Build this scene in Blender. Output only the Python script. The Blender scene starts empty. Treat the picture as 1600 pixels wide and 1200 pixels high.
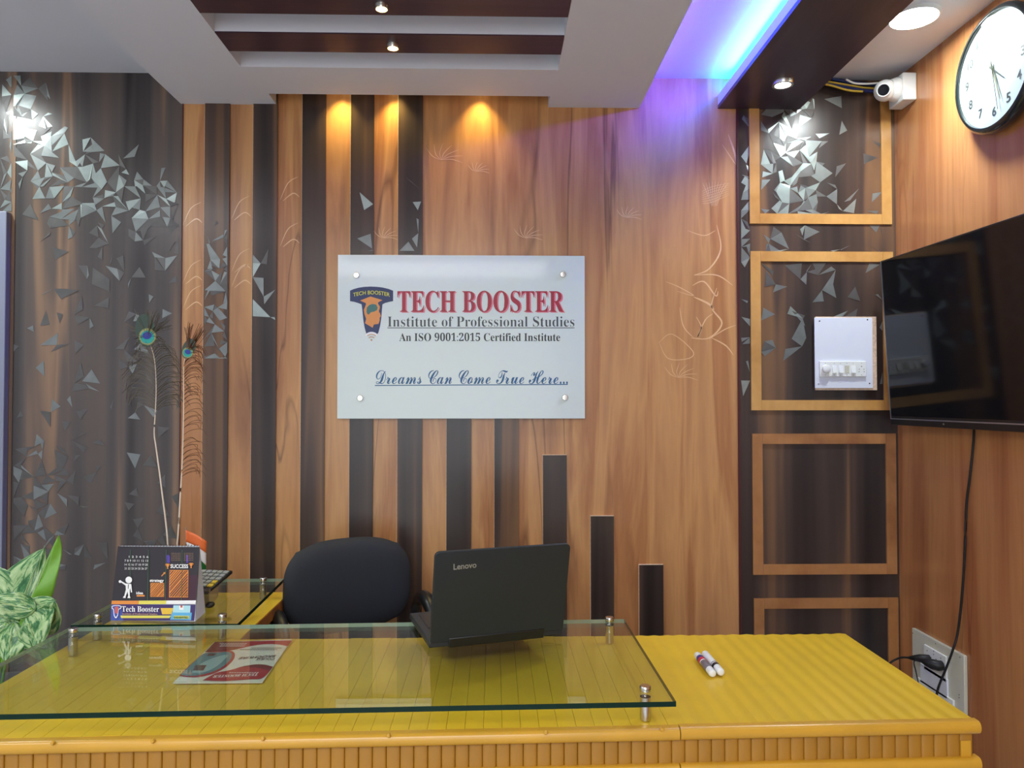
import bpy, bmesh, math, random
from mathutils import Vector, Matrix
from mathutils.geometry import tessellate_polygon
random.seed(7)
SC = bpy.context.scene
COL = SC.collection
R = math.radians
H = 1.41                      # eye height; the floor is z = 0
F = 1180.0                    # focal length in pixels of the 1600 px wide frame
TH = math.atan(28 / F); PH = math.atan(25 * math.cos(TH) / F)

# ------------------------------------------------------------------ camera, world, exposure, big lights
cd = bpy.data.cameras.new('camera'); cam = bpy.data.objects.new('camera', cd); COL.objects.link(cam)
cd.sensor_width = 36; cd.sensor_fit = 'HORIZONTAL'; cd.lens = 36 * F / 1600; cd.clip_start = 0.02
cam.location = (0, 0, H); cam.rotation_euler = (R(90) + PH, 0, -TH)
SC.camera = cam
SC.view_settings.view_transform = 'Standard'; SC.view_settings.look = 'None'
SC.view_settings.gamma = 1; SC.view_settings.exposure = 0.05
SC.view_settings.use_curve_mapping = False
W = bpy.data.worlds.new('room_air'); SC.world = W; W.use_nodes = True
W.node_tree.nodes['Background'].inputs[0].default_value = (0.8, 0.85, 1, 1)
W.node_tree.nodes['Background'].inputs[1].default_value = 0.3

def srgb(r, g, b):
    f = lambda c: (c / 255 / 12.92) if c / 255 <= 0.04045 else ((c / 255 + 0.055) / 1.055) ** 2.4
    return (f(r), f(g), f(b), 1)

def area_light(name, loc, rot, sx, sy, power, color=(1, 1, 1), spread=180):
    l = bpy.data.lights.new(name, 'AREA'); l.shape = 'RECTANGLE'; l.size = sx; l.size_y = sy
    l.energy = power; l.color = color; l.spread = R(spread)
    o = bpy.data.objects.new(name, l); o.location = loc; o.rotation_euler = rot; COL.objects.link(o); return o

def spot_light(name, loc, target, power, color, cone=110, blend=0.8, size=0.03):
    l = bpy.data.lights.new(name, 'SPOT'); l.energy = power; l.color = color
    l.spot_size = R(cone); l.spot_blend = blend; l.shadow_soft_size = size
    o = bpy.data.objects.new(name, l); o.location = loc
    o.rotation_euler = (Vector(target) - Vector(loc)).to_track_quat('-Z', 'Y').to_euler(); COL.objects.link(o); return o

ZC = H + 1.205     # upper ceiling
ZS = H + 1.091     # soffit underside
D = 2.79           # back wall
XW = 1.508         # right wall
XL = -2.7          # left wall
YB = -3.2          # wall behind the photographer

area_light('ceiling_fill_light', (-0.5, -1.1, ZC - 0.035), (0, 0, 0), 1.9, 1.1, 84, (0.97, 0.98, 1.0))  # added fill for the whole room, no known fixture
area_light('window_light', (-0.6, YB + 0.12, 1.45), (R(90), 0, 0), 2.6, 1.7, 26, (0.93, 0.97, 1.0))
area_light('left_fill_light', (-1.9, 0.7, ZC - 0.035), (0, 0, 0), 0.6, 0.6, 14, (0.95, 0.98, 1.0))  # second added fill, over the unseen left side
# cove tapes between the soffit and the dark beam
area_light('cove_violet_light', (0.56, 1.6, ZS + 0.06), (0, R(-110), 0), 0.05, 2.3, 3.4, (0.12, 0.05, 1.0))
area_light('cove_cyan_light', (0.875, 1.6, ZS + 0.03), (0, R(180), 0), 0.04, 2.3, 3.5, (0.0, 1.0, 0.6))
area_light('cove_violet_light', (0.885, 2.3, ZS + 0.075), (0, R(70), 0), 0.03, .8, 16.0, (0.05, 0.0, 1.0))

# ------------------------------------------------------------------ rays: a pixel of the photograph on a plane of the room
def ray(px, py):
    x = (px - 800) / F; y = (600 - py) / F
    fy = math.cos(PH) - y * math.sin(PH); uz = math.sin(PH) + y * math.cos(PH)
    return Vector((x * math.cos(TH) + fy * math.sin(TH), fy * math.cos(TH) - x * math.sin(TH), uz))
CAM = Vector((0, 0, H))
def onP(px, py, p0, n):
    r = ray(px, py); return CAM + r * ((Vector(p0) - CAM).dot(n) / r.dot(n))
def onY(px, py, Y): return onP(px, py, (0, Y, 0), Vector((0, 1, 0)))
def onX(px, py, X): return onP(px, py, (X, 0, 0), Vector((1, 0, 0)))
def onZ(px, py, Z): return onP(px, py, (0, 0, Z), Vector((0, 0, 1)))

# ------------------------------------------------------------------ materials
def new_mat(name):
    m = bpy.data.materials.new(name); m.use_nodes = True
    return m, m.node_tree, m.node_tree.nodes['Principled BSDF']
def plain(name, col, rough=0.5, metal=0.0, spec=0.5, coat=0.0, noise=0.06, nscale=30, bump=0.0, coat_rough=0.05):
    m, t, b = new_mat(name)
    b.inputs['Roughness'].default_value = rough; b.inputs['Metallic'].default_value = metal
    b.inputs['Specular IOR Level'].default_value = spec
    b.inputs['Coat Weight'].default_value = coat; b.inputs['Coat Roughness'].default_value = coat_rough
    g = t.nodes.new('ShaderNodeNewGeometry'); n = t.nodes.new('ShaderNodeTexNoise')
    n.inputs['Scale'].default_value = nscale; n.inputs['Detail'].default_value = 4
    t.links.new(g.outputs['Position'], n.inputs['Vector'])
    r = t.nodes.new('ShaderNodeValToRGB')
    r.color_ramp.elements[0].position = 0.3; r.color_ramp.elements[1].position = 0.7
    r.color_ramp.elements[0].color = [c * (1 - noise) for c in col[:3]] + [1]
    r.color_ramp.elements[1].color = [min(1, c * (1 + noise)) for c in col[:3]] + [1]
    t.links.new(n.outputs['Fac'], r.inputs['Fac']); t.links.new(r.outputs['Color'], b.inputs['Base Color'])
    if bump:
        bp = t.nodes.new('ShaderNodeBump'); bp.inputs['Strength'].default_value = bump; bp.inputs['Distance'].default_value = 0.002
        t.links.new(n.outputs['Fac'], bp.inputs['Height']); t.links.new(bp.outputs['Normal'], b.inputs['Normal'])
    return m
def emit(name, col, power):
    m, t, b = new_mat(name)
    b.inputs['Base Color'].default_value = col
    b.inputs['Emission Color'].default_value = col; b.inputs['Emission Strength'].default_value = power
    return m
def wood(name, stops, sx=16, sz=0.9, rough=0.24, veins=None, vein_w=0.012, coat=0.3, axis='Z', grain=0.10, seed=0.0, spec=0.5, detail=5):
    """laminate: streaks run along the axis, thin dark veins wander through them"""
    m, t, b = new_mat(name); L = t.links
    g = t.nodes.new('ShaderNodeNewGeometry'); oi = t.nodes.new('ShaderNodeObjectInfo')
    mp = t.nodes.new('ShaderNodeMapping')
    s = {'Z': (sx, sx, sz), 'Y': (sx, sz, sx), 'X': (sz, sx, sx)}[axis]
    mp.inputs['Scale'].default_value = s; mp.inputs['Location'].default_value = (seed, seed * 1.7, seed * 0.6)
    ml = t.nodes.new('ShaderNodeMath'); ml.operation = 'MULTIPLY'; ml.inputs[1].default_value = 37.0
    L.new(oi.outputs['Random'], ml.inputs[0])
    cx = t.nodes.new('ShaderNodeCombineXYZ'); 
    for i in range(3): L.new(ml.outputs[0], cx.inputs[i])
    L.new(g.outputs['Position'], mp.inputs['Vector'])
    ad = t.nodes.new('ShaderNodeVectorMath'); ad.operation = 'ADD'
    L.new(mp.outputs['Vector'], ad.inputs[0]); L.new(cx.outputs[0], ad.inputs[1])
    n = t.nodes.new('ShaderNodeTexNoise'); n.inputs['Scale'].default_value = 1.0; n.inputs['Detail'].default_value = detail
    n.inputs['Roughness'].default_value = 0.55; n.inputs['Distortion'].default_value = 0.5
    L.new(ad.outputs[0], n.inputs['Vector'])
    r = t.nodes.new('ShaderNodeValToRGB'); e = r.color_ramp.elements
    while len(e) < len(stops): e.new(0.5)
    for k, (p, c) in enumerate(stops): e[k].position = p; e[k].color = c
    L.new(n.outputs['Fac'], r.inputs['Fac'])
    # fine grain
    mp2 = t.nodes.new('ShaderNodeVectorMath'); mp2.operation = 'MULTIPLY'
    f = 6.0; mp2.inputs[1].default_value = {'Z': (f, f, 2.5), 'Y': (f, 2.5, f), 'X': (2.5, f, f)}[axis]
    L.new(ad.outputs[0], mp2.inputs[0])
    n2 = t.nodes.new('ShaderNodeTexNoise'); n2.inputs['Scale'].default_value = 1.6; n2.inputs['Detail'].default_value = 3
    L.new(mp2.outputs[0], n2.inputs['Vector'])
    mr = t.nodes.new('ShaderNodeMapRange'); mr.inputs[1].default_value = 0.3; mr.inputs[2].default_value = 0.7
    mr.inputs[3].default_value = 1 - grain; mr.inputs[4].default_value = 1 + grain
    L.new(n2.outputs['Fac'], mr.inputs[0])
    mu = t.nodes.new('ShaderNodeVectorMath'); mu.operation = 'MULTIPLY'
    L.new(r.outputs['Color'], mu.inputs[0]); L.new(mr.outputs[0], mu.inputs[1])
    out = mu.outputs[0]
    if veins:
        n3 = t.nodes.new('ShaderNodeTexNoise'); n3.inputs['Scale'].default_value = 0.62; n3.inputs['Detail'].default_value = 3.5
        n3.inputs['Distortion'].default_value = 1.2
        L.new(ad.outputs[0], n3.inputs['Vector'])
        a = t.nodes.new('ShaderNodeMath'); a.operation = 'SUBTRACT'; a.inputs[1].default_value = 0.5; L.new(n3.outputs['Fac'], a.inputs[0])
        ab = t.nodes.new('ShaderNodeMath'); ab.operation = 'ABSOLUTE'; L.new(a.outputs[0], ab.inputs[0])
        m2 = t.nodes.new('ShaderNodeMapRange'); m2.inputs[1].default_value = 0.0; m2.inputs[2].default_value = vein_w
        m2.inputs[3].default_value = 0.62; m2.inputs[4].default_value = 0.0; L.new(ab.outputs[0], m2.inputs[0])
        # veins fade in and out
        n4 = t.nodes.new('ShaderNodeTexNoise'); n4.inputs['Scale'].default_value = 0.5; L.new(ad.outputs[0], n4.inputs['Vector'])
        m4 = t.nodes.new('ShaderNodeMapRange'); m4.inputs[1].default_value = 0.48; m4.inputs[2].default_value = 0.6; L.new(n4.outputs['Fac'], m4.inputs[0])
        mm = t.nodes.new('ShaderNodeMath'); mm.operation = 'MULTIPLY'; L.new(m2.outputs[0], mm.inputs[0]); L.new(m4.outputs[0], mm.inputs[1])
        mx = t.nodes.new('ShaderNodeMix'); mx.data_type = 'RGBA'; L.new(mm.outputs[0], mx.inputs[0]); L.new(out, mx.inputs[6]); mx.inputs[7].default_value = veins
        out = mx.outputs[2]
    L.new(out, b.inputs['Base Color'])
    b.inputs['Roughness'].default_value = rough; b.inputs['Coat Weight'].default_value = coat * .4; b.inputs['Coat Roughness'].default_value = 0.2
    b.inputs['Specular IOR Level'].default_value = spec
    bp = t.nodes.new('ShaderNodeBump'); bp.inputs['Strength'].default_value = 0.12; bp.inputs['Distance'].default_value = 0.001
    L.new(n2.outputs['Fac'], bp.inputs['Height']); L.new(bp.outputs['Normal'], b.inputs['Normal'])
    return m
def glass_mat(name, tint, base=0.05, rough=0.0):
    m, t, b = new_mat(name); t.nodes.remove(b); L = t.links
    tr = t.nodes.new('ShaderNodeBsdfTransparent'); tr.inputs[0].default_value = tint
    gl = t.nodes.new('ShaderNodeBsdfGlossy'); gl.inputs['Roughness'].default_value = rough
    fr = t.nodes.new('ShaderNodeLayerWeight'); fr.inputs[0].default_value = 0.5      # facing = 1 - |cos|, the same from both sides
    pw = t.nodes.new('ShaderNodeMath'); pw.operation = 'POWER'; pw.inputs[1].default_value = 5.0; L.new(fr.outputs['Facing'], pw.inputs[0])
    ma = t.nodes.new('ShaderNodeMath'); ma.operation = 'MULTIPLY_ADD'; ma.inputs[1].default_value = 0.95; ma.inputs[2].default_value = base
    L.new(pw.outputs[0], ma.inputs[0])
    mx = t.nodes.new('ShaderNodeMixShader'); L.new(ma.outputs[0], mx.inputs[0]); L.new(tr.outputs[0], mx.inputs[1]); L.new(gl.outputs[0], mx.inputs[2])
    L.new(mx.outputs[0], t.nodes['Material Output'].inputs[0]); return m

M = {}
M['plaster'] = plain('ceiling_paint', srgb(218, 221, 228), 0.7, noise=0.015, nscale=3)
M['wallpaint'] = plain('wall_paint', srgb(210, 214, 220), 0.7, noise=0.02, nscale=3)
M['floor'] = plain('floor_tile', srgb(178, 180, 184), 0.25, noise=0.06, nscale=4)
M['lavender'] = plain('lavender_paint', srgb(128, 132, 150), 0.45, noise=0.02, nscale=5)
LW = [(0.28, srgb(142, 96, 64)), (0.40, srgb(180, 128, 82)), (0.50, srgb(200, 148, 94)), (0.60, srgb(170, 114, 70)), (0.74, srgb(192, 138, 88))]
M['light'] = wood('light_wood_laminate', LW, 8, 0.7, 0.30, veins=srgb(84, 46, 28), vein_w=.019, grain=0.04)
M['light_side'] = wood('light_wood_laminate_side', [(0.28, srgb(146, 90, 54)), (0.42, srgb(172, 112, 68)), (0.56, srgb(188, 130, 80)), (0.72, srgb(164, 102, 62))], 7, 0.6, 0.26, veins=srgb(96, 46, 26), grain=0.05, seed=11)
DW = [(0.30, srgb(48, 44, 44)), (0.45, srgb(78, 72, 70)), (0.54, srgb(94, 82, 75)), (0.61, srgb(136, 108, 86)), (0.67, srgb(82, 73, 68))]  # greyer than DB: reflected haze put into the colour
DB = [(0.30, srgb(38, 32, 32)), (0.45, srgb(60, 50, 46)), (0.54, srgb(78, 62, 54)), (0.61, srgb(124, 92, 66)), (0.67, srgb(64, 52, 47))]
M['dark_hazed'] = wood('dark_wood_laminate_hazed', DW, 7.5, 0.25, 0.27, grain=0.04, detail=2.5, spec=0.35)
M['dark'] = wood('dark_wood_laminate', DB, 7.5, 0.25, 0.27, grain=0.04, detail=2.5, spec=0.35)
M['dark_panel'] = wood('dark_wood_laminate_panel', DB, 7.5, 0.25, 0.27, grain=0.04, detail=2.5, seed=4.2, spec=0.35)
M['maroon'] = wood('maroon_laminate', [(0.3, srgb(46, 28, 42)), (0.5, srgb(62, 38, 52)), (0.7, srgb(74, 48, 60))], 22, 1.4, 0.34, axis='X', grain=0.1)
M['maroon_beam'] = wood('maroon_laminate_beam', [(0.3, srgb(42, 30, 46)), (0.5, srgb(52, 36, 54)), (0.7, srgb(64, 46, 64))], 16, 1.4, 0.36, axis='Y', grain=0.1)
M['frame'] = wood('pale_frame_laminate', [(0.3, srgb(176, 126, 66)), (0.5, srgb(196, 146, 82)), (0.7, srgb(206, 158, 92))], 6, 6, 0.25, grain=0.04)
M['cut'] = plain('cut_board_edge', srgb(214, 186, 160), 0.6, noise=0.2, nscale=120)
M['purple_edge'] = plain('dark_red_edging', srgb(70, 22, 30), 0.35)
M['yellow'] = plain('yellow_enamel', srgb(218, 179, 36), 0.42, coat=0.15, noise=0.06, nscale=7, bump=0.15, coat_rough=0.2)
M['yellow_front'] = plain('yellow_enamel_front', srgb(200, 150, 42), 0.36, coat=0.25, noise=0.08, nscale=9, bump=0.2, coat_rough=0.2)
M['yellow_slat_shade'] = plain('shaded_slat_enamel', srgb(164, 116, 34), 0.45, coat=0.1, noise=0.10, nscale=12, bump=0.2)  # enamel darkened: shade on the desk front put into the colour
M['brown_board'] = plain('raw_brown_board', srgb(140, 84, 30), 0.5, noise=0.25, nscale=25)
M['glass'] = glass_mat('clear_glass', (0.93, 0.97, 0.94, 1), 0.06)
M['glass_edge'] = plain('green_glass_edge', srgb(6, 38, 28), 0.25, spec=0.2)
M['glass_edge_lit'] = plain('lit_glass_edge', srgb(140, 165, 150), 0.2)  # back and left edges paler: light passing through the glass put into colour
M['chrome'] = plain('brushed_steel', srgb(205, 200, 190), 0.22, metal=1)
M['white'] = plain('white_plastic', srgb(232, 234, 232), 0.35, noise=0.01)
M['white_matte'] = plain('white_sheet', srgb(222, 226, 238), 0.4, noise=0.01)
M['cream'] = plain('cream_plastic', srgb(204, 202, 182), 0.4, noise=0.02)
M['black'] = plain('black_plastic', srgb(22, 23, 25), 0.35)
M['rubber'] = plain('black_rubber', srgb(18, 18, 20), 0.5)
M['fabric'] = plain('black_chair_fabric', srgb(34, 38, 46), 0.75, noise=0.15, nscale=600, bump=0.4)
M['lid'] = plain('laptop_shell', srgb(30, 37, 42), 0.45, noise=0.05, nscale=300)
M['screen'] = plain('television_screen', srgb(10, 12, 16), 0.09, spec=0.28)
M['silver'] = plain('silver_trim', srgb(180, 184, 190), 0.3, metal=0.9)
M['sign'] = plain('frosted_glass_board', srgb(212, 225, 223), 0.25, coat=0.25, noise=0.005, coat_rough=0.06)
M['sign_edge'] = plain('sign_edge', srgb(225, 228, 222), 0.2)
M['hole'] = plain('screw_hole', srgb(28, 26, 26), 0.6)
def foil(name, c, metal, rough):
    return plain(name, c, rough, metal=metal, noise=0.12, nscale=25)
M['foil_a'] = foil('bright_foil', srgb(150, 160, 156), 0.6, 0.30)
M['foil_b'] = foil('mid_foil', srgb(122, 127, 125), 0.5, 0.34)
M['foil_c'] = foil('dull_foil', srgb(90, 88, 86), 0.35, 0.40)
M['emboss'] = plain('embossed_gloss_line', srgb(226, 184, 138), 0.3, coat=0.3)
def ink(name, r, g, b, rough=0.4):
    M[name] = plain(name, srgb(r, g, b), rough, noise=0.0); return M[name]

# ------------------------------------------------------------------ object helpers
def link(name, me, mat=None, parent=None):
    o = bpy.data.objects.new(name, me)
    if mat is not None and not me.materials:
        for mm in (mat if isinstance(mat, (list, tuple)) else [mat]): me.materials.append(mm)
    COL.objects.link(o)
    if parent is not None: o.parent = parent; o.matrix_parent_inverse = PINV(parent)
    return o
def PINV(p):
    m = Matrix.LocRotScale(p.location, p.rotation_euler, p.scale)
    q = p
    while q.parent is not None:
        q = q.parent; m = Matrix.LocRotScale(q.location, q.rotation_euler, q.scale) @ m
        break
    return m.inverted() if p.parent is None else Matrix.Identity(4) if True else None
def tag(o, label=None, cat=None, group=None, kind=None):
    if label: o['label'] = label
    if cat: o['category'] = cat
    if group: o['group'] = group
    if kind: o['kind'] = kind
    return o
def empty(name, loc, label=None, cat=None, group=None, kind=None):
    o = bpy.data.objects.new(name, None); o.location = loc; o.empty_display_size = 0.05
    COL.objects.link(o); return tag(o, label, cat, group, kind)
class MB:
    """collects shapes in world coordinates"""
    def __init__(s): s.bm = bmesh.new()
    def box(s, x0, x1, y0, y1, z0, z1, mi=0, bev=0.0, mtx=None):
        v = [s.bm.verts.new((x, y, z)) for z in (z0, z1) for y in (y0, y1) for x in (x0, x1)]
        fs = [s.bm.faces.new([v[i] for i in f]) for f in ((0, 2, 3, 1), (4, 5, 7, 6), (0, 1, 5, 4), (2, 6, 7, 3), (0, 4, 6, 2), (1, 3, 7, 5))]
        for f in fs: f.material_index = mi
        if bev:
            ed = list({e for f in fs for e in f.edges})
            r = bmesh.ops.bevel(s.bm, geom=ed, offset=bev, segments=2, affect='EDGES', profile=0.5)
            v = list({w for f in r['faces'] for w in f.verts} | {w for w in v if w.is_valid})
            for f in r['faces']: f.material_index = mi
        if mtx is not None: bmesh.ops.transform(s.bm, matrix=mtx, verts=v)
        return s
    def hexa(s, bot, top, mi=0):
        """bot, top: matching point loops"""
        a = [s.bm.verts.new(p) for p in bot]; b = [s.bm.verts.new(p) for p in top]; n = len(a)
        fs = [s.bm.faces.new(a[::-1]), s.bm.faces.new(b)]
        for i in range(n): fs.append(s.bm.faces.new((a[i], a[(i + 1) % n], b[(i + 1) % n], b[i])))
        for f in fs: f.material_index = mi
        return fs
    def tube(s, pts, r, seg=10, mi=0, caps=True, radii=None):
        pts = [Vector(p) for p in pts]; rings = []
        up = Vector((0, 0, 1))
        for i, p in enumerate(pts):
            d = (pts[min(i + 1, len(pts) - 1)] - pts[max(i - 1, 0)])
            if d.length < 1e-9: d = Vector((0, 0, 1))
            d.normalize()
            a = d.cross(up)
            if a.length < 0.05: a = d.cross(Vector((1, 0, 0)))
            a.normalize(); b = d.cross(a)
            rr = radii[i] if radii else r
            rings.append([s.bm.verts.new(p + a * (rr * math.cos(2 * math.pi * k / seg)) + b * (rr * math.sin(2 * math.pi * k / seg))) for k in range(seg)])
        for i in range(len(rings) - 1):
            for k in range(seg):
                f = s.bm.faces.new((rings[i][k], rings[i][(k + 1) % seg], rings[i + 1][(k + 1) % seg], rings[i + 1][k])); f.material_index = mi; f.smooth = True
        if caps:
            for rg in (rings[0], rings[-1][::-1]):
                f = s.bm.faces.new(rg); f.material_index = mi
        return s
    def lathe(s, prof, c, axis=(0, 0, 1), seg=32, mi=0, mis=None):
        """prof: list of (radius, height along the axis)"""
        q = Vector((0, 0, 1)).rotation_difference(Vector(axis).normalized()); c = Vector(c); rings = []
        for (r, h) in prof:
            if r < 1e-6: rings.append([s.bm.verts.new(c + q @ Vector((0, 0, h)))])
            else: rings.append([s.bm.verts.new(c + q @ Vector((r * math.cos(2 * math.pi * k / seg), r * math.sin(2 * math.pi * k / seg), h))) for k in range(seg)])
        for i in range(len(rings) - 1):
            a, b = rings[i], rings[i + 1]
            for k in range(seg):
                va = [a[k % len(a)], a[(k + 1) % len(a)]] if len(a) > 1 else [a[0]]
                vb = [b[(k + 1) % len(b)], b[k % len(b)]] if len(b) > 1 else [b[0]]
                if len(va) + len(vb) < 3: continue
                f = s.bm.faces.new(va + vb); f.material_index = mis[i] if mis else mi; f.smooth = True
        return s
    def ball(s, c, r, seg=16, mi=0, sc=(1, 1, 1)):
        n = 10
        prof = [(r * math.sin(math.pi * i / n), -r * math.cos(math.pi * i / n)) for i in range(n + 1)]
        k0 = len(s.bm.verts); s.lathe(prof, (0, 0, 0), seg=seg, mi=mi); s.bm.verts.ensure_lookup_table()
        for v in s.bm.verts[k0:]: v.co = Vector(c) + Vector((v.co.x * sc[0], v.co.y * sc[1], v.co.z * sc[2]))
        return s
    def poly(s, pts, mi=0):
        f = s.bm.faces.new([s.bm.verts.new(p) for p in pts]); f.material_index = mi; return f
    def build(s, name, mat=None, parent=None, bevel=0.0, smooth=None, subsurf=0):
        bmesh.ops.recalc_face_normals(s.bm, faces=s.bm.faces)
        me = bpy.data.meshes.new(name); s.bm.to_mesh(me); s.bm.free(); me.set_sharp_from_angle(angle=R(50))
        if smooth is True: me.polygons.foreach_set('use_smooth', [True] * len(me.polygons))
        o = link(name, me, mat, parent)
        if bevel:
            md = o.modifiers.new('bevel', 'BEVEL'); md.width = bevel; md.segments = 2; md.limit_method = 'ANGLE'
        if subsurf:
            md = o.modifiers.new('sub', 'SUBSURF'); md.levels = subsurf; md.render_levels = subsurf
        return o

def flat_normals(me, n):
    """turn every face of a flat print to the front and give it that one normal"""
    n = Vector(n).normalized(); bm = bmesh.new(); bm.from_mesh(me)
    bm.normal_update()
    for f in bm.faces:
        f.smooth = False
        if f.normal.dot(n) < 0: f.normal_flip()
    bmesh.ops.split_edges(bm, edges=bm.edges)
    bm.to_mesh(me); bm.free()
def flat(name, layers, parent, mat_list, lift, base=0.0, step=0.0001):
    """flat print: layers = [(points, material index)], each layer a hair above the last; lift = unit vector of the printed face"""
    mb = MB()
    for i, (pts, mi) in enumerate(layers):
        vs = [Vector(p) + lift * (base + step * (i + 1)) for p in pts]
        if len(vs) < 3: continue
        bv = [mb.bm.verts.new(v) for v in vs]
        if len(vs) == 4:
            f = mb.bm.faces.new(bv); f.material_index = mi; continue
        for tri in tessellate_polygon([[(v - vs[0]) * 1000 for v in vs]]):
            if len(set(tri)) < 3: continue
            f = mb.bm.faces.new([bv[q_] for q_ in tri]); f.material_index = mi
    me = bpy.data.meshes.new(name); mb.bm.to_mesh(me); mb.bm.free()
    flat_normals(me, lift)
    return link(name, me, mat_list, parent)

def ustr(t, base):
    o = ''
    for c in t:
        if 'A' <= c <= 'Z': o += chr(base + ord(c) - 65)
        elif 'a' <= c <= 'z': o += chr(base + 26 + ord(c) - 97)
        elif '0' <= c <= '9' and base == 0x1D400: o += chr(0x1D7CE + ord(c) - 48)
        else: o += c
    return o
SERIF, SCRIPT, SANS = 0x1D400, 0x1D4D0, 0
def text_mesh(body, style=SANS, bold=0.0, shear=0.0, depth=0.0):
    cu = bpy.data.curves.new('lettering', 'FONT'); cu.body = ustr(body, style) if style else body
    cu.size = 1; cu.offset = bold; cu.shear = shear; cu.extrude = depth; cu.resolution_u = 3; cu.fill_mode = 'BOTH' if depth else 'FRONT'
    o = bpy.data.objects.new('lettering', cu); COL.objects.link(o)
    bpy.context.view_layer.update()
    me = bpy.data.meshes.new_from_object(o.evaluated_get(bpy.context.evaluated_depsgraph_get()))
    bpy.data.objects.remove(o); return me
def lettering(name, body, tl, tr, bl, mat, parent, style=SANS, bold=0.0, shear=0.0, lift=0.0006, arc=0.0, ymin=None, ymax=None, depth=0.0):
    """fits the ink of the text between three corners of its box"""
    me = text_mesh(body, style, bold, shear, depth)
    tl, tr, bl = Vector(tl), Vector(tr), Vector(bl); ux = tr - tl; uy = tl - bl; n = ux.cross(uy).normalized()
    xs = [v.co.x for v in me.vertices]; ys = [v.co.y for v in me.vertices]
    x0, x1 = min(xs), max(xs); y0 = min(ys) if ymin is None else ymin; y1 = max(ys) if ymax is None else ymax
    for v in me.vertices:
        a = (v.co.x - x0) / (x1 - x0); b = (v.co.y - y0) / (y1 - y0) - arc * (2 * a - 1) ** 2
        v.co = bl + ux * a + uy * b + n * (lift + v.co.z)
    me.materials.clear()
    if not depth: flat_normals(me, n)
    return link(name, me, mat, parent)

# ================================================================== the room shell
def box_obj(name, b, mat, parent=None, kind=None, bevel=0.0, label=None):
    o = MB().box(*b).build(name, mat, parent, bevel=bevel)
    return tag(o, kind=kind, label=label)
box_obj('floor', (XL - .1, XW + .1, YB - .1, D + .1, -0.08, 0), M['floor'], kind='structure', label='pale tiled office floor')
wb = box_obj('wall_back', (XL, XW, D + 0.012, D + 0.1, 0, ZC + .1), M['wallpaint'], kind='structure', label='laminate feature wall behind the reception desk')
wr = box_obj('wall_right', (XW + 0.010, XW + 0.1, YB, D + .1, 0, ZC + .1), M['wallpaint'], kind='structure', label='light wood laminate side wall carrying the television and clock')
box_obj('wall_left', (XL - .1, XL, YB, D + .1, 0, ZC + .1), M['wallpaint'], kind='structure', label='painted wall to the left, outside the view')
box_obj('wall_front', (XL, XW, YB - .1, YB, 0, ZC + .1), M['wallpaint'], kind='structure', label='painted wall behind the photographer')
ceil = box_obj('ceiling', (XL - .1, XW + .1, YB - .1, D + .1, ZC, ZC + .1), M['plaster'], kind='structure', label='off-white ceiling with a stepped soffit and dark beam')
win = box_obj('window_1', (-2.0, 0.8, YB, YB + 0.03, 0.5, 2.4), M['white'], kind='structure', label='wide window behind the photographer')
mm = emit('window_daylight', srgb(214, 228, 240), 0.9)
for k in range(4): MB().box(-1.93 + k * .68, -1.31 + k * .68, YB + .031, YB + .036, .57, 2.33).build('pane', mm, win)

# right wall laminate
MB().box(XW, XW + 0.010, YB, D, 0, ZC).build('laminate_panel', M['light_side'], wr)

# back wall: base laminates
def xat(px, py=600, Y=D): return onY(px, py, Y).x
XA, XB_, XR = xat(283), xat(1154), xat(1403)
MB().box(XL, xat(20) - .001, D, D + .012, 0, ZC).build('laminate_panel', M['dark_hazed'], wb)
MB().box(xat(20) + .001, XA - .002, D, D + .012, 0, ZC).build('laminate_panel', M['dark_hazed'], wb)
MB().box(XA, XB_ - .004, D, D + .012, 0, ZC).build('laminate_panel', M['light'], wb)
MB().box(XB_ + .004, XW, D, D + .012, 0, ZC).build('laminate_panel', M['dark_panel'], wb)
MB().box(XB_ - .004, XB_ + .004, D - .006, D + .012, 0, ZC).build('edge_strip', M['purple_edge'], wb)
MB().box(XA - .0035, XA + .0, D - .004, D + .012, 0, ZC).build('edge_strip', M['purple_edge'], wb)

# dark planks stepping down to the right
PLK = D - 0.009
tops = [2.6, 2.6, 2.6, 2.6, 2.6, onY(700, 505, D).z, onY(800, 608, D).z, onY(866, 711, D).z, onY(940, 806, D).z, onY(1015, 882, D).z]
lefts = [318, 394, 471, 547, 621.5, 698, 772.5, 848, 922, 997]
wids = [39, 38, 37, 36.5, 38.5, 38.5, 38, 37, 36, 37.5]
for k, (l, w, t) in enumerate(zip(lefts, wids, tops)):
    x0, x1 = xat(l), xat(l + w)
    t = min(t, ZC)
    p = MB().box(x0, x1, PLK, D, 0, t).build('plank', M['dark'], wb)
    p['label'] = 'dark wood plank applied over the light laminate'
    mb = MB(); mb.box(x0 - .0012, x0, PLK + .0005, D, 0, t)
    if t < 2.5: mb.box(x0 - .0012, x1, PLK + .0002, D, t, t + .0022)
    mb.build('cut_edge', M['cut'], p)

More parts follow.
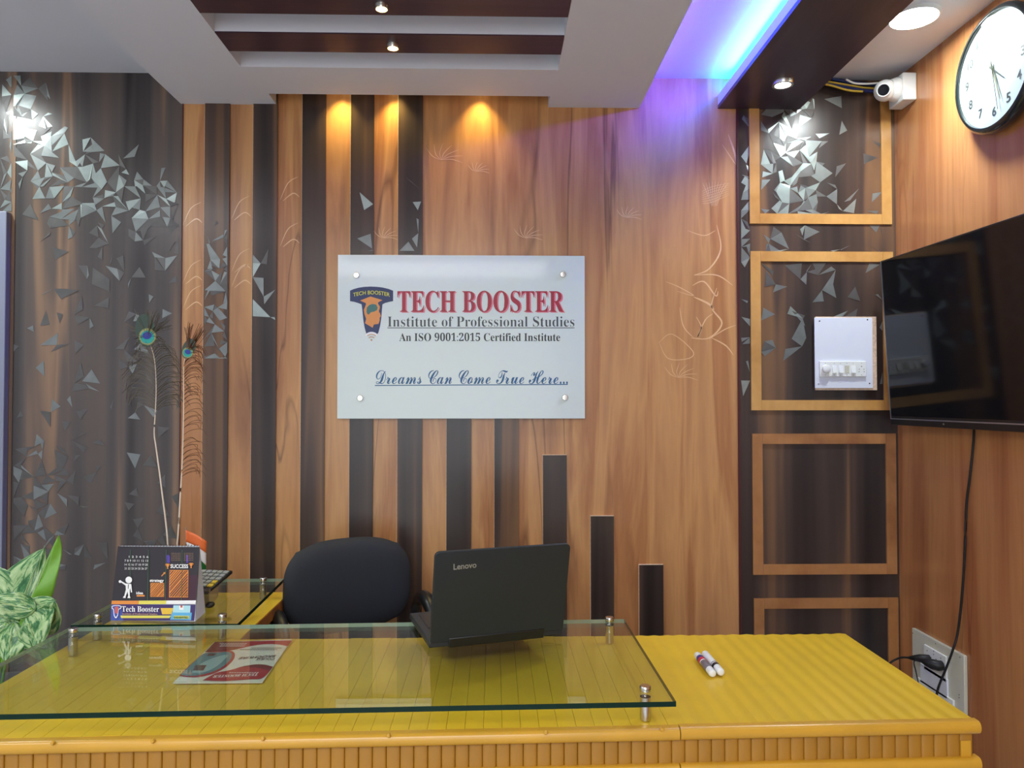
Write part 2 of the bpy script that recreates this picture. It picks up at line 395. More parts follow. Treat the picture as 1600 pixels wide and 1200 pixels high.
# pale frames on the dark panel
M['frame_brown_dim'] = wood('brown_dimmed_frame_laminate', [(0.3, srgb(142, 92, 54)), (0.5, srgb(166, 114, 68)), (0.7, srgb(178, 126, 78))], 6, 6, 0.3, grain=0.05)  # browner lower frames: own tone plus weaker light put into the colour
def frame(xa, xb, ytop, ybot, t=16, mat='frame'):
    e = bpy.data.objects.new('panel_frame', None); COL.objects.link(e); e.parent = wb
    y0 = D - 0.007
    xo0, xo1 = xat(xa), xat(xb); dt = t * D / F
    zt = onY(1285, ytop, D).z if ytop is not None else ZC - .001; zb = onY(1285, ybot, D).z
    for b in ((xo0, xo0 + dt, zb, zt), (xo1 - dt, xo1, zb, zt), (xo0 + dt + .0006, xo1 - dt - .0006, zb, zb + dt), (xo0 + dt + .0006, xo1 - dt - .0006, zt - dt, zt)):
        MB().box(b[0], b[1], y0, D, b[2], b[3]).build('frame_bar', M[mat], e)
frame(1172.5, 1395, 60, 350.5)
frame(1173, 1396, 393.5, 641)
frame(1174, 1397.5, 677.5, 897, mat='frame_brown_dim')
frame(1175, 1398.5, 934, 1180, mat='frame_brown_dim')

# lavender board on the far left
lb = MB().box(xat(-60), xat(14.5), D - 0.03, D - .001, 0, onY(10, 333, D).z).build('trim_1', M['lavender'], None, bevel=0.003)
tag(lb, 'narrow pale lavender painted board at the left end of the wall', kind='structure')

# ------------------------------------------------------------------ relief foil triangles in the dark laminate
def foil_field(x0, x1, y0, y1, cell, Y, dens, mats=('foil_a', 'foil_b', 'foil_c'), dim=9999):
    mb = MB()
    nx = int((x1 - x0) / cell) + 1; ny = int((y1 - y0) / cell) + 1
    P = {}
    for i in range(nx + 1):
        for j in range(ny + 1):
            P[i, j] = (x0 + (i + random.uniform(-.48, .48)) * cell, y0 + (j + random.uniform(-.48, .48)) * cell)
    for i in range(nx):
        for j in range(ny):
            q = [P[i, j], P[i + 1, j], P[i + 1, j + 1], P[i, j + 1]]
            if random.random() < .5: q = q[1:] + q[:1]
            for tri in ((q[0], q[1], q[2]), (q[0], q[2], q[3])):
                cx = sum(p[0] for p in tri) / 3; cy = sum(p[1] for p in tri) / 3
                d = dens(cx, cy)
                if random.random() > d: continue
                pts = [(min(max(p[0], x0), x1), min(max(p[1], y0), y1)) for p in tri]
                # some are slivers inside the cell
                if random.random() < .45:
                    k = random.randrange(3); f = random.uniform(.35, .8)
                    a, b_ = pts[k], pts[(k + 1) % 3]; pts[k] = (a[0] + (b_[0] - a[0]) * (1 - f), a[1] + (b_[1] - a[1]) * (1 - f))
                ar = abs((pts[1][0] - pts[0][0]) * (pts[2][1] - pts[0][1]) - (pts[2][0] - pts[0][0]) * (pts[1][1] - pts[0][1]))
                if ar < 14: continue
                u = random.random(); mi = 0 if u < .35 * d + .12 else 1 if u < .7 else 2  # more bright foil near the lamp reflections: their light put into colour
                if cy > dim: mi = 1 if random.random() < .3 else 2  # duller foil below the glow, its falloff put into colour
                t = 0.0016
                vs = [onY(p[0], p[1], Y - 0.0004 - random.uniform(0, t)) for p in pts]
                mb.poly(vs, mi)
    me = bpy.data.meshes.new('foil_relief'); mb.bm.to_mesh(me); mb.bm.free()
    o = link('foil_relief', me, [M[m] for m in mats], wb); o['kind'] = 'stuff'
    o['label'] = 'scattered triangular foil relief in the laminate'
    return o
def seg_d(x, y, a, b):
    ax, ay = a; bx, by = b; t = max(0, min(1, ((x - ax) * (bx - ax) + (y - ay) * (by - ay)) / ((bx - ax) ** 2 + (by - ay) ** 2)))
    return math.hypot(x - ax - t * (bx - ax), y - ay - t * (by - ay))
def dl(x, y):
    d = min(seg_d(x, y, (15, 150), (110, 330)), seg_d(x, y, (90, 240), (270, 360)) * 1.15, seg_d(x, y, (225, 320), (262, 520)) * .85)
    v = math.exp(-(d / 42) ** 2) * .82
    if y > 380: v = .06 * (1 + (x > 60))
    if x < 100 and y > 700: v = max(v, .4)
    return v
foil_field(21, 279, 118, 890, 16, D, dl, dim=345)
foil_field(0, 18, 118, 330, 17, D, lambda x, y: .6)
foil_field(319, 355, 330, 560, 14, PLK, lambda x, y: .75 if y > 400 else .35, ('foil_b', 'foil_b', 'foil_c'))
foil_field(395, 430, 360, 500, 19, PLK, lambda x, y: .16)
foil_field(548, 583, 250, 392, 19, PLK, lambda x, y: .14)
foil_field(622, 658, 270, 392, 19, PLK, lambda x, y: .22)
def dr(x, y):
    d = min(seg_d(x, y, (1235, 170), (1262, 330)), seg_d(x, y, (1200, 215), (1225, 330)) * 1.25)
    v = math.exp(-(d / 40) ** 2) * .85
    if y < 380: v = max(v, .11)
    elif y < 600: v = max(v, .14 + .25 * math.exp(-((x - 1200) / 30) ** 2) * (1 if y > 450 else .3))
    return v
foil_field(1189, 1379, 150, 334, 15, D, dr)
foil_field(1189, 1379, 352, 393, 18, D, lambda x, y: .3)
foil_field(1189, 1379, 411, 600, 19, D, dr)
foil_field(1158, 1172, 180, 640, 15, D, lambda x, y: .6 if y < 420 else .35)

# embossed glossy line flowers in the light laminate
def line_on_wall(mb, pts, w, Y):
    P = []
    n = len(pts) - 1
    for i in range(n):                                   # catmull-rom
        p0 = pts[max(i - 1, 0)]; p1 = pts[i]; p2 = pts[i + 1]; p3 = pts[min(i + 2, n)]
        for k in range(6):
            t = k / 6
            P.append(tuple(.5 * ((2 * p1[c]) + (-p0[c] + p2[c]) * t + (2 * p0[c] - 5 * p1[c] + 4 * p2[c] - p3[c]) * t * t + (-p0[c] + 3 * p1[c] - 3 * p2[c] + p3[c]) * t ** 3) for c in (0, 1)))
    P.append(pts[-1]); L = []; Rr = []
    for i, p in enumerate(P):
        a = P[max(i - 1, 0)]; b = P[min(i + 1, len(P) - 1)]; dx, dy = b[0] - a[0], b[1] - a[1]; l = math.hypot(dx, dy) or 1
        ww = w * (.25 + .75 * math.sin(math.pi * i / (len(P) - 1)))
        L.append(onY(p[0] - dy / l * ww, p[1] + dx / l * ww, Y)); Rr.append(onY(p[0] + dy / l * ww, p[1] - dx / l * ww, Y))
    vl = [mb.bm.verts.new(v) for v in L]; vr = [mb.bm.verts.new(v) for v in Rr]
    for i in range(len(P) - 1): mb.bm.faces.new((vl[i], vl[i + 1], vr[i + 1], vr[i]))
mb = MB()
YL = D - 0.0005
strokes = [([(1120, 352), (1126, 390), (1108, 420), (1084, 430)], 1.6), ([(1082, 446), (1100, 440), (1118, 462), (1122, 455)], 1.5),
    ([(1120, 450), (1112, 480), (1128, 505), (1108, 528), (1080, 528)], 1.7), ([(1084, 464), (1106, 474), (1116, 484)], 2.2),
    ([(1088, 495), (1096, 512), (1090, 526), (1102, 500), (1114, 490)], 1.5), ([(1062, 480), (1068, 510), (1084, 528)], 1.0),
    ([(1030, 535), (1050, 522), (1082, 548), (1076, 560), (1044, 560), (1030, 535)], .9), ([(1108, 530), (1132, 515), (1150, 508)], 1.0),
    ([(1112, 528), (1134, 540), (1146, 555)], 1.4), ([(1084, 430), (1120, 430), (1145, 446)], 1.2), ([(1058, 455), (1084, 462), (1060, 448), (1040, 440)], .9),
    ([(1074, 360), (1100, 368), (1118, 360)], .9), ([(1138, 210), (1148, 240), (1152, 262)], 2.0), ([(1128, 225), (1142, 246), (1150, 258)], 1.0)]
for k in range(9): strokes.append(([(1098 + k * 5, 282 + abs(k - 4)), (1104 + k * 3, 300), (1112 + k, 322)], .55))
for k in range(7): strokes.append(([(1096, 300 + k * 3), (1112, 292 + k * 4), (1140, 286 + k * 3)], .5))
for cx, cy, s in ((690, 250, 1), (822, 372, .8), (745, 268, .6), (600, 372, .7), (1060, 590, .9), (980, 340, .7)):
    for k in range(7):
        a = -2.6 + k * .42
        strokes.append(([(cx, cy), (cx + 16 * s * math.cos(a), cy + 11 * s * math.sin(a)), (cx + 34 * s * math.cos(a + .25), cy + 26 * s * math.sin(a + .25))], .6))
for (s, w) in strokes: line_on_wall(mb, s, w * .75, YL)
for cx, (ys) in ((300, (340, 430, 470)), (376, (330, 412, 436)), (452, (372, 300))):
    for y in ys:
        line_on_wall(mb, [(cx - 14, y + 12), (cx - 2, y - 14), (cx + 14, y - 24)], .7, YL)
        line_on_wall(mb, [(cx - 10, y + 14), (cx + 6, y + 2), (cx + 16, y + 8)], .9, YL)
em = mb.build('embossed_flowers', M['emboss'], wb); em['kind'] = 'stuff'; em['label'] = 'thin glossy embossed flower outlines in the light laminate'

# ------------------------------------------------------------------ ceiling steps, slats, beam
SX0, SX1, OX0, OX1 = -1.154, 0.542, -0.83, 0.211
mb = MB()
mb.box(SX0, OX0, -0.4, D - .0005, ZS, ZC)                       # left band
mb.box(OX1, SX1, -0.4, D - .0005, ZS, ZC)
mb.box(OX0, OX1, 2.47, 2.688, ZS, ZC)
mb.box(OX0, -0.804, 2.688, D - .0005, ZS, ZC)
mb.box(0.201, OX1, 2.688, D - .0005, ZS, ZC)
mb.box(OX0, OX1, -0.4, -0.1, ZS, ZC)
so = mb.build('soffit', M['plaster'], ceil); so['label'] = 'dropped off-white soffit frame'
k = 0; ys = []
while True:
    y0 = 2.238 - k * 0.233
    if y0 < 0: break
    s = MB().box(OX0, OX1, y0, y0 + .12, ZS + .003, ZC).build('ceiling_slat', M['plaster'], ceil)
    s['label'] = 'white box slat faced with dark laminate'
    MB().box(OX0 + .001, OX1 - .001, y0, y0 + .12, ZS - .001, ZS + .003).build('laminate_face', M['maroon'], s)
    ys.append(y0); k += 1
b = MB().box(0.905, 1.145, -3.1, D - .0005, ZS, ZC).build('beam', M['maroon_beam'], ceil)
b['label'] = 'dark maroon laminate ceiling beam'
MB().box(0.838, 0.905, -3.1, D - .0005, ZS, ZS + .014).build('ledge', M['maroon_beam'], b)
MB().box(0.838, 0.846, -3.1, D - .0005, ZS + .0145, ZS + .050).build('lip', M['plaster'], b)
MB().box(0.902, 0.905, -3.1, D - .0005, ZS + .014, ZC).build('cove_face', M['plaster'], b)
tape = MB().box(0.860, 0.872, 0.4, D - .02, ZS + .0142, ZS + .0175).build('light_tape', emit('cyan_tape', (0.0, 0.95, 0.9, 1), 9.0), None)
tag(tape, 'cyan LED tape on the ledge of the dark ceiling beam', 'light strip')
tape2 = MB().box(0.545, 0.552, 0.4, D - .02, ZC - .012, ZC - .003).build('light_tape', emit('blue_tape', (0.05, 0.45, 1.0, 1), 3.0), None)
tape2 = tag(tape2, 'blue LED tape high on the soffit side of the cove', 'light strip')

# ------------------------------------------------------------------ lamps
def downlight(name, x, y, z, r_out, r_in, ring, em, power, label, group=None, lcol=(1, 1, 1), cone=120, target=None, drop=0.012):
    e = empty(name, (x, y, z), label, 'ceiling light', group)
    MB().lathe([(r_in, -.004), (r_in + .001, -drop), (r_out - .003, -drop), (r_out, -.002), (r_out, 0), (0, 0)], (x, y, z)).build('ring', ring, e)
    MB().lathe([(0, -drop * .6), (r_in, -drop * .6)], (x, y, z)).build('lens', em, e)
    t = target or (x, y, z - 1)
    spot_light(name + '_beam', (x, y, z - drop - .012), t, power, lcol, cone, 0.9, r_in * .7)
    return e
warm = emit('warm_lamp', (1.0, 0.72, 0.28, 1), 14); white_em = emit('cool_lamp', (0.92, 1.0, 1.0, 1), 150); soft_em = emit('soft_warm_lamp', (1.0, 0.86, 0.7, 1), 10)
for i, y0 in enumerate(ys[:5]):
    downlight('slat_spotlight', -0.311, y0 + .066, ZS - .001, 0.021, 0.015, M['chrome'], warm, 1.2,
              ('small warm spotlight in the dark ceiling slat nearest the wall' if i == 0 else 'small warm spotlight in the second dark ceiling slat from the wall' if i == 1 else ('small warm spotlight in the third dark slat from the wall, above the frame', 'small warm spotlight in the fourth dark slat from the wall, above the frame', 'small warm spotlight in the fifth dark slat from the wall, above the frame')[i - 2]),
              'warm spotlights in the ceiling slats', (1, .78, .4))
downlight('beam_downlight', 0.990, 2.547, ZS, 0.038, 0.026, M['chrome'], soft_em, 3.0, 'small round warm downlight in the dark ceiling beam', None, (1, .9, .78))
downlight('round_downlight', 1.3136, 2.309, ZC, 0.075, 0.068, M['white'], white_em, 22, 'large round white downlight in the right ceiling strip above the camera', 'large white downlights', (.86, 1, .98), 150)
downlight('round_downlight', -1.99, 2.36, ZC, 0.075, 0.068, M['white'], white_em, 22, 'large round white downlight in the left ceiling, outside the frame', 'large white downlights', (.86, 1, .98), 150)
downlight('round_downlight', 1.3136, 0.6, ZC, 0.075, 0.068, M['white'], soft_em, 5, 'large round white downlight in the right ceiling nearer the photographer', 'large white downlights', (.9, 1, .98), 150)
for i, px in enumerate((535, 618, 750)):
    x = onY(px, 160, D).x
    e = empty('slot_spotlight', (x, 2.742, ZC), ('leftmost', 'middle', 'rightmost')[i] + ' warm spotlight hidden in the slot above the planks', 'ceiling light', 'warm spotlights in the wall slot')
    MB().lathe([(0, 0), (.022, 0), (.022, -.03), (.016, -.04), (.012, -.03), (0, -.03)], (x, 2.742, ZC), seg=20).build('housing', M['white'], e)
    MB().lathe([(0, -.033), (.013, -.033)], (x, 2.742, ZC), seg=20).build('lens', warm, e)
    spot_light('slot_lamp', (x, 2.742, ZC - .046), (x, 2.765, ZC - 1), 9, (1.0, .74, .22), 85, 1.0, .008)
# unseen panels added to go with the fill lights
for x, y, sx, sy, l in ((-0.5, -1.1, 1.9, 1.1, 'large'), (-1.9, 0.7, .6, .6, 'small')):
    e = box_obj('fill_light_panel', (x - sx / 2, x + sx / 2, y - sy / 2, y + sy / 2, ZC - .028, ZC), M['white'])
    tag(e, l + ' flat white panel added for a fill light in the ceiling out of view', 'ceiling light')

# ================================================================== reception desk
ZD = H - 0.63; ZG = H - 0.574
def yfront(x): return 1.432 + (x + .6) * 0.0236
def yback(x): return 2.022 + (x + .6) * 0.006
desk = empty('reception_desk', (0, 1.75, 0), 'yellow enamelled L-shaped reception desk clad in half-round slats', 'reception desk')
DX0, DX1 = -1.097, 0.949
def slat_mesh(w, h, t, soft=False):
    """unit-long slat along +Y, softly rounded top"""
    bm = bmesh.new(); prof = []
    n = 8
    for i in range(n + 1):
        a = math.pi * i / n; prof.append(((-1 + 2 * i / n) * w / 2, h * (.5 - .5 * math.cos(2 * a))) if soft else (-math.cos(a) * w / 2, math.sin(a) ** .8 * h))
    prof += [(w / 2, -t), (-w / 2, -t)]
    a = [bm.verts.new((x, 0, z)) for x, z in prof]; b = [bm.verts.new((x, 1, z)) for x, z in prof]; m = len(prof)
    bm.faces.new(a); bm.faces.new(b[::-1])
    for i in range(m):
        f = bm.faces.new((a[i], b[i], b[(i + 1) % m], a[(i + 1) % m])); f.smooth = i < n
    bmesh.ops.recalc_face_normals(bm, faces=bm.faces)
    me = bpy.data.meshes.new('slat'); bm.to_mesh(me); bm.free(); me.set_sharp_from_angle(angle=R(50)); return me
n = 57; w = (DX1 - DX0) / n
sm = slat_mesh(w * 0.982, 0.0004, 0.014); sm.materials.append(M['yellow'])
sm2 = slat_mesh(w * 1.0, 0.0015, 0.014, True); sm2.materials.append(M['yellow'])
dl_ = desk.location
for i in range(n):
    x = DX0 + (i + .5) * w
    o = bpy.data.objects.new('top_slat', sm if x < 0.36 else sm2); COL.objects.link(o); o.parent = desk
    y0, y1 = yfront(x) + .0215, yback(x) + random.uniform(-.002, .002)
    o.location = Vector((x, y0, ZD - .0016 + (random.uniform(-.0002, .0002) if x < .36 else -.0002))) - dl_; o.scale = (1, y1 - y0, 1)
nr = 12; wr_ = (-0.672 - DX0) / nr
sm3 = slat_mesh(wr_ * .995, 0.0008, 0.014); sm3.materials.append(M['yellow'])
for i in range(nr):
    x = DX0 + (i + .5) * wr_
    o = bpy.data.objects.new('top_slat', sm3); COL.objects.link(o); o.parent = desk
    y0 = yback(x) + .004; o.location = Vector((x, y0, ZD - .002)) - dl_; o.scale = (1, 2.513 - y0, 1)
# carcass
MB().box(DX0 + .004, DX1 - .004, 1.492, 2.006, ZD - .04, ZD - .0165).build('top_board', M['brown_board'], desk)
MB().box(DX0 + .004, -0.676, 2.012, 2.508, ZD - .04, ZD - .0165).build('top_board', M['brown_board'], desk)
MB().box(-0.675, -0.6695, 2.03, 2.51, ZD - .036, ZD - .004).build('edge_board', M['brown_board'], desk)
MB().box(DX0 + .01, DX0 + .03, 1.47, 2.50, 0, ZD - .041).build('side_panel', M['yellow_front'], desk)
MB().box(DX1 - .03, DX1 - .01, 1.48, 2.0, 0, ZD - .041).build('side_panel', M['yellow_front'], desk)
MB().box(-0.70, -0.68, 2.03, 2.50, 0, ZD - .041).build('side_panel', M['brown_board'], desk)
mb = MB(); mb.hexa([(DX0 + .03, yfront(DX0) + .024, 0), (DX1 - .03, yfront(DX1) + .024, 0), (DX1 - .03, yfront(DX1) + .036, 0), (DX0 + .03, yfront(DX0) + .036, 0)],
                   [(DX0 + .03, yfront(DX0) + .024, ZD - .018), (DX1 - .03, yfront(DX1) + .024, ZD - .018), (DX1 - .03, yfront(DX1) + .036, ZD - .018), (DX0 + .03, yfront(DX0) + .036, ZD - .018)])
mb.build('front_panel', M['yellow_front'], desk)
# rails (half round)
def rail(name, xa, xb, zc, r, out, dz=0.0):
    mb = MB(); rings = []
    for x in (xa, xb):
        yc = yfront(x) + .012 - out
        rings.append([mb.bm.verts.new((x, yc - r * .8 * math.sin(math.pi * k / 10), zc + dz + r * math.cos(math.pi * k / 10))) for k in range(11)]
                     + [mb.bm.verts.new((x, yfront(x) + .022, zc + dz - r)), mb.bm.verts.new((x, yfront(x) + .022, zc + dz + r))])
    m = len(rings[0])
    for k in range(m):
        f = mb.bm.faces.new((rings[0][k], rings[0][(k + 1) % m], rings[1][(k + 1) % m], rings[1][k])); f.smooth = k < 10
    mb.bm.faces.new(rings[0]); mb.bm.faces.new(rings[1][::-1])
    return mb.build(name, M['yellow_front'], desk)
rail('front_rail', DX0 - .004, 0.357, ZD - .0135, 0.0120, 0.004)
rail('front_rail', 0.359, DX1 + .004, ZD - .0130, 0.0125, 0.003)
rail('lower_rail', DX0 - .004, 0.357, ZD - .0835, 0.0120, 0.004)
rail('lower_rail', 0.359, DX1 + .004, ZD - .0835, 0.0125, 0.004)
for px, py in ((70, 1170), (229, 1167), (404, 1163), (604, 1158), (854, 1153), (1039, 1148)):
    p = onP(px, py, (0, 1.42, 0), Vector((-.0236, 1, 0))); p.y = yfront(p.x) - .0015
    MB().lathe([(0, .004), (.003, .0035), (.0042, .001), (.0042, -.002)], p, axis=(0, -1, 0), seg=12).build('screw', M['yellow_front'], desk)
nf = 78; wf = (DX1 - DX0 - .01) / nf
fm = slat_mesh(wf * .975, 0.0030, 0.004); fm.materials.append(M['yellow_slat_shade'])
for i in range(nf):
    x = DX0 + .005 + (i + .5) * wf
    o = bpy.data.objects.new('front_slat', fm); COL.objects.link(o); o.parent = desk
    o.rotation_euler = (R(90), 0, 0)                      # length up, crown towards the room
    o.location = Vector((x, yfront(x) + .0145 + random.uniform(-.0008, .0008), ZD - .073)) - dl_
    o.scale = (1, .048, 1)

# glass sheets on standoffs
def slab(name, quad, z0, z1, label, parent=None, pale=()):
    mb = MB(); fs = mb.hexa([(x, y, z0) for x, y in quad], [(x, y, z1) for x, y in quad])
    for i in range(4): fs[2 + i].material_index = 2 if i in pale else 1
    o = mb.build(name, [M['glass'], M['glass_edge'], M['glass_edge_lit']], parent); return tag(o, label, 'glass sheet')
slab('glass_sheet', [(-1.085, 1.409), (0.347, 1.443), (0.341, 1.984), (-1.071, 1.944)], ZG - .010, ZG, 'long clear glass sheet raised over the front of the desk', pale=(2, 3))
slab('glass_sheet', [(-1.08, 1.966), (-0.658, 1.966), (-0.6745, 2.4575), (-1.08, 2.4575)], ZG - .010, ZG, 'smaller clear glass sheet raised over the side return of the desk', pale=(2, 3))
SO = [((0.2985, 1.496), 'at the front right corner of the long glass'), ((0.300, 1.968), 'at the back right corner of the long glass'), ((-1.040, 1.905), 'at the back left corner of the long glass'),
      ((-1.04, 1.46), 'at the front left corner of the long glass'), ((-1.045, 2.030), 'at the front left corner of the small glass'), ((-0.716, 2.022), 'at the front right corner of the small glass'),
      ((-0.733, 2.43), 'at the back right corner of the small glass'), ((-1.03, 2.43), 'at the back left corner of the small glass')]
for (x, y), l in SO:
    e = empty('glass_standoff', (x, y, ZD), 'round steel standoff ' + l, 'standoff', 'steel standoffs under the desk glass')
    MB().lathe([(0, .0005), (.0108, .0005), (.0108, .0452)], (x, y, ZD), seg=24).build('post', M['chrome'], e)
    MB().lathe([(.0108, .0568), (.0112, .0600), (.0112, .0650), (.0100, .0665), (0, .0665)], (x, y, ZD), seg=24).build('cap', M['chrome'], e)

# ================================================================== laptop
a = R(17); NL = Vector((-0.149, 1.752, ZG)); ux = Vector((math.cos(a), math.sin(a), 0)); uy = Vector((-math.sin(a), math.cos(a), 0)); uz = Vector((0, 0, 1))
LM = Matrix(((ux.x, uy.x, 0, NL.x), (ux.y, uy.y, 0, NL.y), (0, 0, 1, NL.z), (0, 0, 0, 1)))
lap = empty('laptop', NL, 'black laptop standing open on the glass with its lid towards us', 'laptop')
lw = 0.330
MB().box(0, lw, 0.0, 0.245, 0.003, 0.019, mtx=LM).build('base', M['lid'], lap, bevel=0.003)
MB().box(.02, lw - .02, .10, .22, .0192, .0200, mtx=LM).build('keyboard', M['black'], lap)
mb = MB()
for x in (.03, lw - .03):
    for y in (.02, .225): mb.box(x - .01, x + .01, y - .004, y + .004, 0.0003, .003, mtx=LM)
mb.build('foot', M['rubber'], lap)
lean = R(13)
LT = LM @ Matrix.Translation((0, -0.002, 0.014)) @ Matrix.Rotation(lean, 4, 'X')
LH = .226; rc = .012; prof = []
for cx_, cz_, a0_ in ((lw - .001 - rc, LH - rc, 0), (.001 + rc, LH - rc, 90), (.001 + .004, .008, 180), (lw - .005, .008, 270)):
    rr_ = rc if a0_ < 100 else .004
    prof += [(cx_ + rr_ * math.cos(R(a0_ + 18 * k)), cz_ + rr_ * math.sin(R(a0_ + 18 * k))) for k in range(6)]
mb = MB(); mb.hexa([LT @ Vector((x, -.004, z)) for x, z in prof], [LT @ Vector((x, .004, z)) for x, z in prof])
lid = mb.build('lid', M['lid'], lap, bevel=0.0012)
MB().box(.01, lw - .01, .0042, .0048, .014, .214, mtx=LT).build('display', M['screen'], lid)
MB().box(.045, lw - .05, -.006, .010, -.012, .012, mtx=LT).build('hinge_cover', M['black'], lap, bevel=.002)
pl0 = LT @ Vector((0, -.0045, 0)); pn = (LT.to_3x3() @ Vector((0, -1, 0)))
q = lambda x, y: onP(x, y, pl0, pn)
lettering('maker_lettering', 'Lenovo', q(708.5, 881), q(744.5, 877.5), q(708.5, 890.5), M['silver'], lid, SANS, bold=0.02, lift=0.0005)

# ================================================================== office chair
ca = R(27); fw = Vector((math.sin(ca), -math.cos(ca), 0)); rt = Vector((math.cos(ca), math.sin(ca), 0))
BC = Vector((-0.497, 2.56, 0)); SCt = BC + fw * .24
ch = empty('office_chair', (SCt.x, SCt.y, 0), 'black padded office chair with curved arms behind the desk', 'chair')
def cl(x, y, z): return BC + rt * x + fw * y + Vector((0, 0, z))      # y forward from the backrest
def pillow(w, h, t, fn, nu=20, nv=16, pw=2.9):
    mb = MB(); front = {}; back = {}
    def pt(u, v, s):
        # superellipse mapping of the square
        r = max(abs(u), abs(v)); ang = math.atan2(v, u)
        c, sn = math.cos(ang), math.sin(ang)
        k = (abs(c) ** pw + abs(sn) ** pw) ** (-1 / pw)
        x, y = c * k * r, sn * k * r
        th = t * (max(0, 1 - r ** 3.2)) ** .5
        return fn(x * w / 2, y * h / 2, s * th / 2)
    for i in range(nu + 1):
        for j in range(nv + 1):
            u = -1 + 2 * i / nu; v = -1 + 2 * j / nv
            edge = i in (0, nu) or j in (0, nv)
            front[i, j] = mb.bm.verts.new(pt(u, v, 1)); back[i, j] = front[i, j] if edge else mb.bm.verts.new(pt(u, v, -1))
    for g in (front, back):
        for i in range(nu):
            for j in range(nv):
                f = mb.bm.faces.new((g[i, j], g[i + 1, j], g[i + 1, j + 1], g[i, j + 1])); f.smooth = True
    return mb
pillow(.445, .325, .085, lambda x, z, y: cl(x, y + .02 - .9 * x * x * -1 * .5, z + .795 - 0.0)).build('backrest', M['fabric'], ch, smooth=True, subsurf=1)
pillow(.47, .46, .09, lambda x, y, z: cl(x, .26 + y, .47 + z)).build('seat', M['fabric'], ch, smooth=True, subsurf=1)
MB().tube([cl(0, -.02, .80), cl(0, -.06, .72), cl(0, -.06, .50), cl(0, .0, .42), cl(0, .2, .41)], .018, 8).build('back_support', M['black'], ch)
for s in (-1, 1):
    x = s * .232
    pts = [cl(x, .10, .44), cl(x * 1.03, .03, .50), cl(x * 1.06, -.01, .62), cl(x * 1.06, .02, .70), cl(x * 1.06, .07, .735), cl(x * 1.05, .13, .735), cl(x * 1.04, .18, .70), cl(x * 1.03, .215, .62), cl(x * 1.0, .20, .50), cl(x, .18, .44)]
    P = []
    for i in range(len(pts) - 1):
        for k in range(4):
            t = k / 4; p0 = pts[max(i - 1, 0)]; p1 = pts[i]; p2 = pts[i + 1]; p3 = pts[min(i + 2, len(pts) - 1)]
            P.append(.5 * ((2 * p1) + (-p0 + p2) * t + (2 * p0 - 5 * p1 + 4 * p2 - p3) * t * t + (-p0 + 3 * p1 - 3 * p2 + p3) * t ** 3))
    P.append(pts[-1])
    MB().tube(P, .022, 10, radii=[.017 + .008 * math.exp(-((i / len(P) - .52) / .16) ** 2) for i in range(len(P))]).build('armrest', M['black'], ch)
MB().lathe([(.028, .09), (.028, .28), (.018, .281), (.018, .41), (.06, .412), (.06, .425)], (SCt.x, SCt.y, 0), seg=16).build('gas_column', M['black'], ch)
for k in range(5):
    an = ca + k * 2 * math.pi / 5 + .3; dx, dy = math.cos(an), math.sin(an)
    c = Vector((SCt.x, SCt.y, 0))
    MB().tube([c + Vector((dx * .02, dy * .02, .10)), c + Vector((dx * .24, dy * .24, .07))], .018, 8, radii=[.024, .014]).build('base_leg', M['black'], ch)
    MB().lathe([(0, -.012), (.026, -.012), (.028, 0), (.026, .012), (0, .012)], c + Vector((dx * .24, dy * .24, .029)), axis=(-dy, dx, 0), seg=16).build('caster', M['rubber'], ch)

# ================================================================== wall sign
YS = D - 0.024
sg = empty('wall_sign', onY(720, 526, YS), 'frosted white glass sign with red and blue lettering fixed above the desk', 'sign')
A_, B_ = onY(528, 398, YS), onY(914, 654, YS)
mb = MB().box(A_.x, B_.x, YS, YS + .008, B_.z, A_.z)
mb.build('board', M['sign'], sg, bevel=.0008)
S = lambda x, y: onY(x, y, YS)
S5 = lambda x, y: S(500 + x / 3.6364, 380 + y / 3.6364)
for (x, y) in ((207, 183), (1380, 178), (228, 880), (1392, 877)):
    p = S5(x, y)
    MB().lathe([(0, .009), (.010, .0085), (.0115, .006), (.0115, 0)], p, axis=(0, -1, 0), seg=24).build('fixing_cap', M['chrome'], sg)
    MB().lathe([(.008, -.0082), (.008, -.014), (.010, -.0145), (.010, -.0150)], p, axis=(0, -1, 0), seg=12).build('spacer', M['chrome'], sg)
ink('ink_red', 166, 18, 48); ink('ink_pink', 226, 120, 140); ink('ink_black', 24, 26, 28); ink('ink_grey', 58, 66, 70); ink('ink_blue', 22, 92, 140)
ink('ink_navy', 24, 40, 92); ink('ink_orange', 226, 148, 74); ink('ink_teal', 52, 112, 108); ink('ink_yellow', 214, 214, 70); ink('ink_white', 240, 240, 240); ink('ink_tan', 200, 160, 120)
def sign_text(body, x0, y0, x1, y1, mat, style, bold=0, lift=.0006, **k):
    return lettering('lettering', body, S5(x0, y0), S5(x1, y0), S5(x0, y1), M[mat], sg, style, bold, lift=lift, **k)
sign_text('TECH BOOSTER', 448, 275, 1392, 398, 'ink_pink', SERIF, -.002, .0004)
sign_text('TECH BOOSTER', 440, 270, 1384, 393, 'ink_red', SERIF, .0, .0008)
sign_text('Institute of Professional Studies', 384, 416, 1445, 475, 'ink_grey', SERIF, -.009)
sign_text('An ISO 9001:2015 Certified Institute', 450, 509, 1364, 557, 'ink_black', SERIF, -.002)
sign_text('Dreams Can Come True Here...', 318, 722, 1408, 801, 'ink_blue', SCRIPT, 0)
flat('underline', [([S5(383, 479), S5(1446, 479), S5(1446, 483), S5(383, 483)], 0)], sg, [M['ink_grey']], Vector((0, -1, 0)))
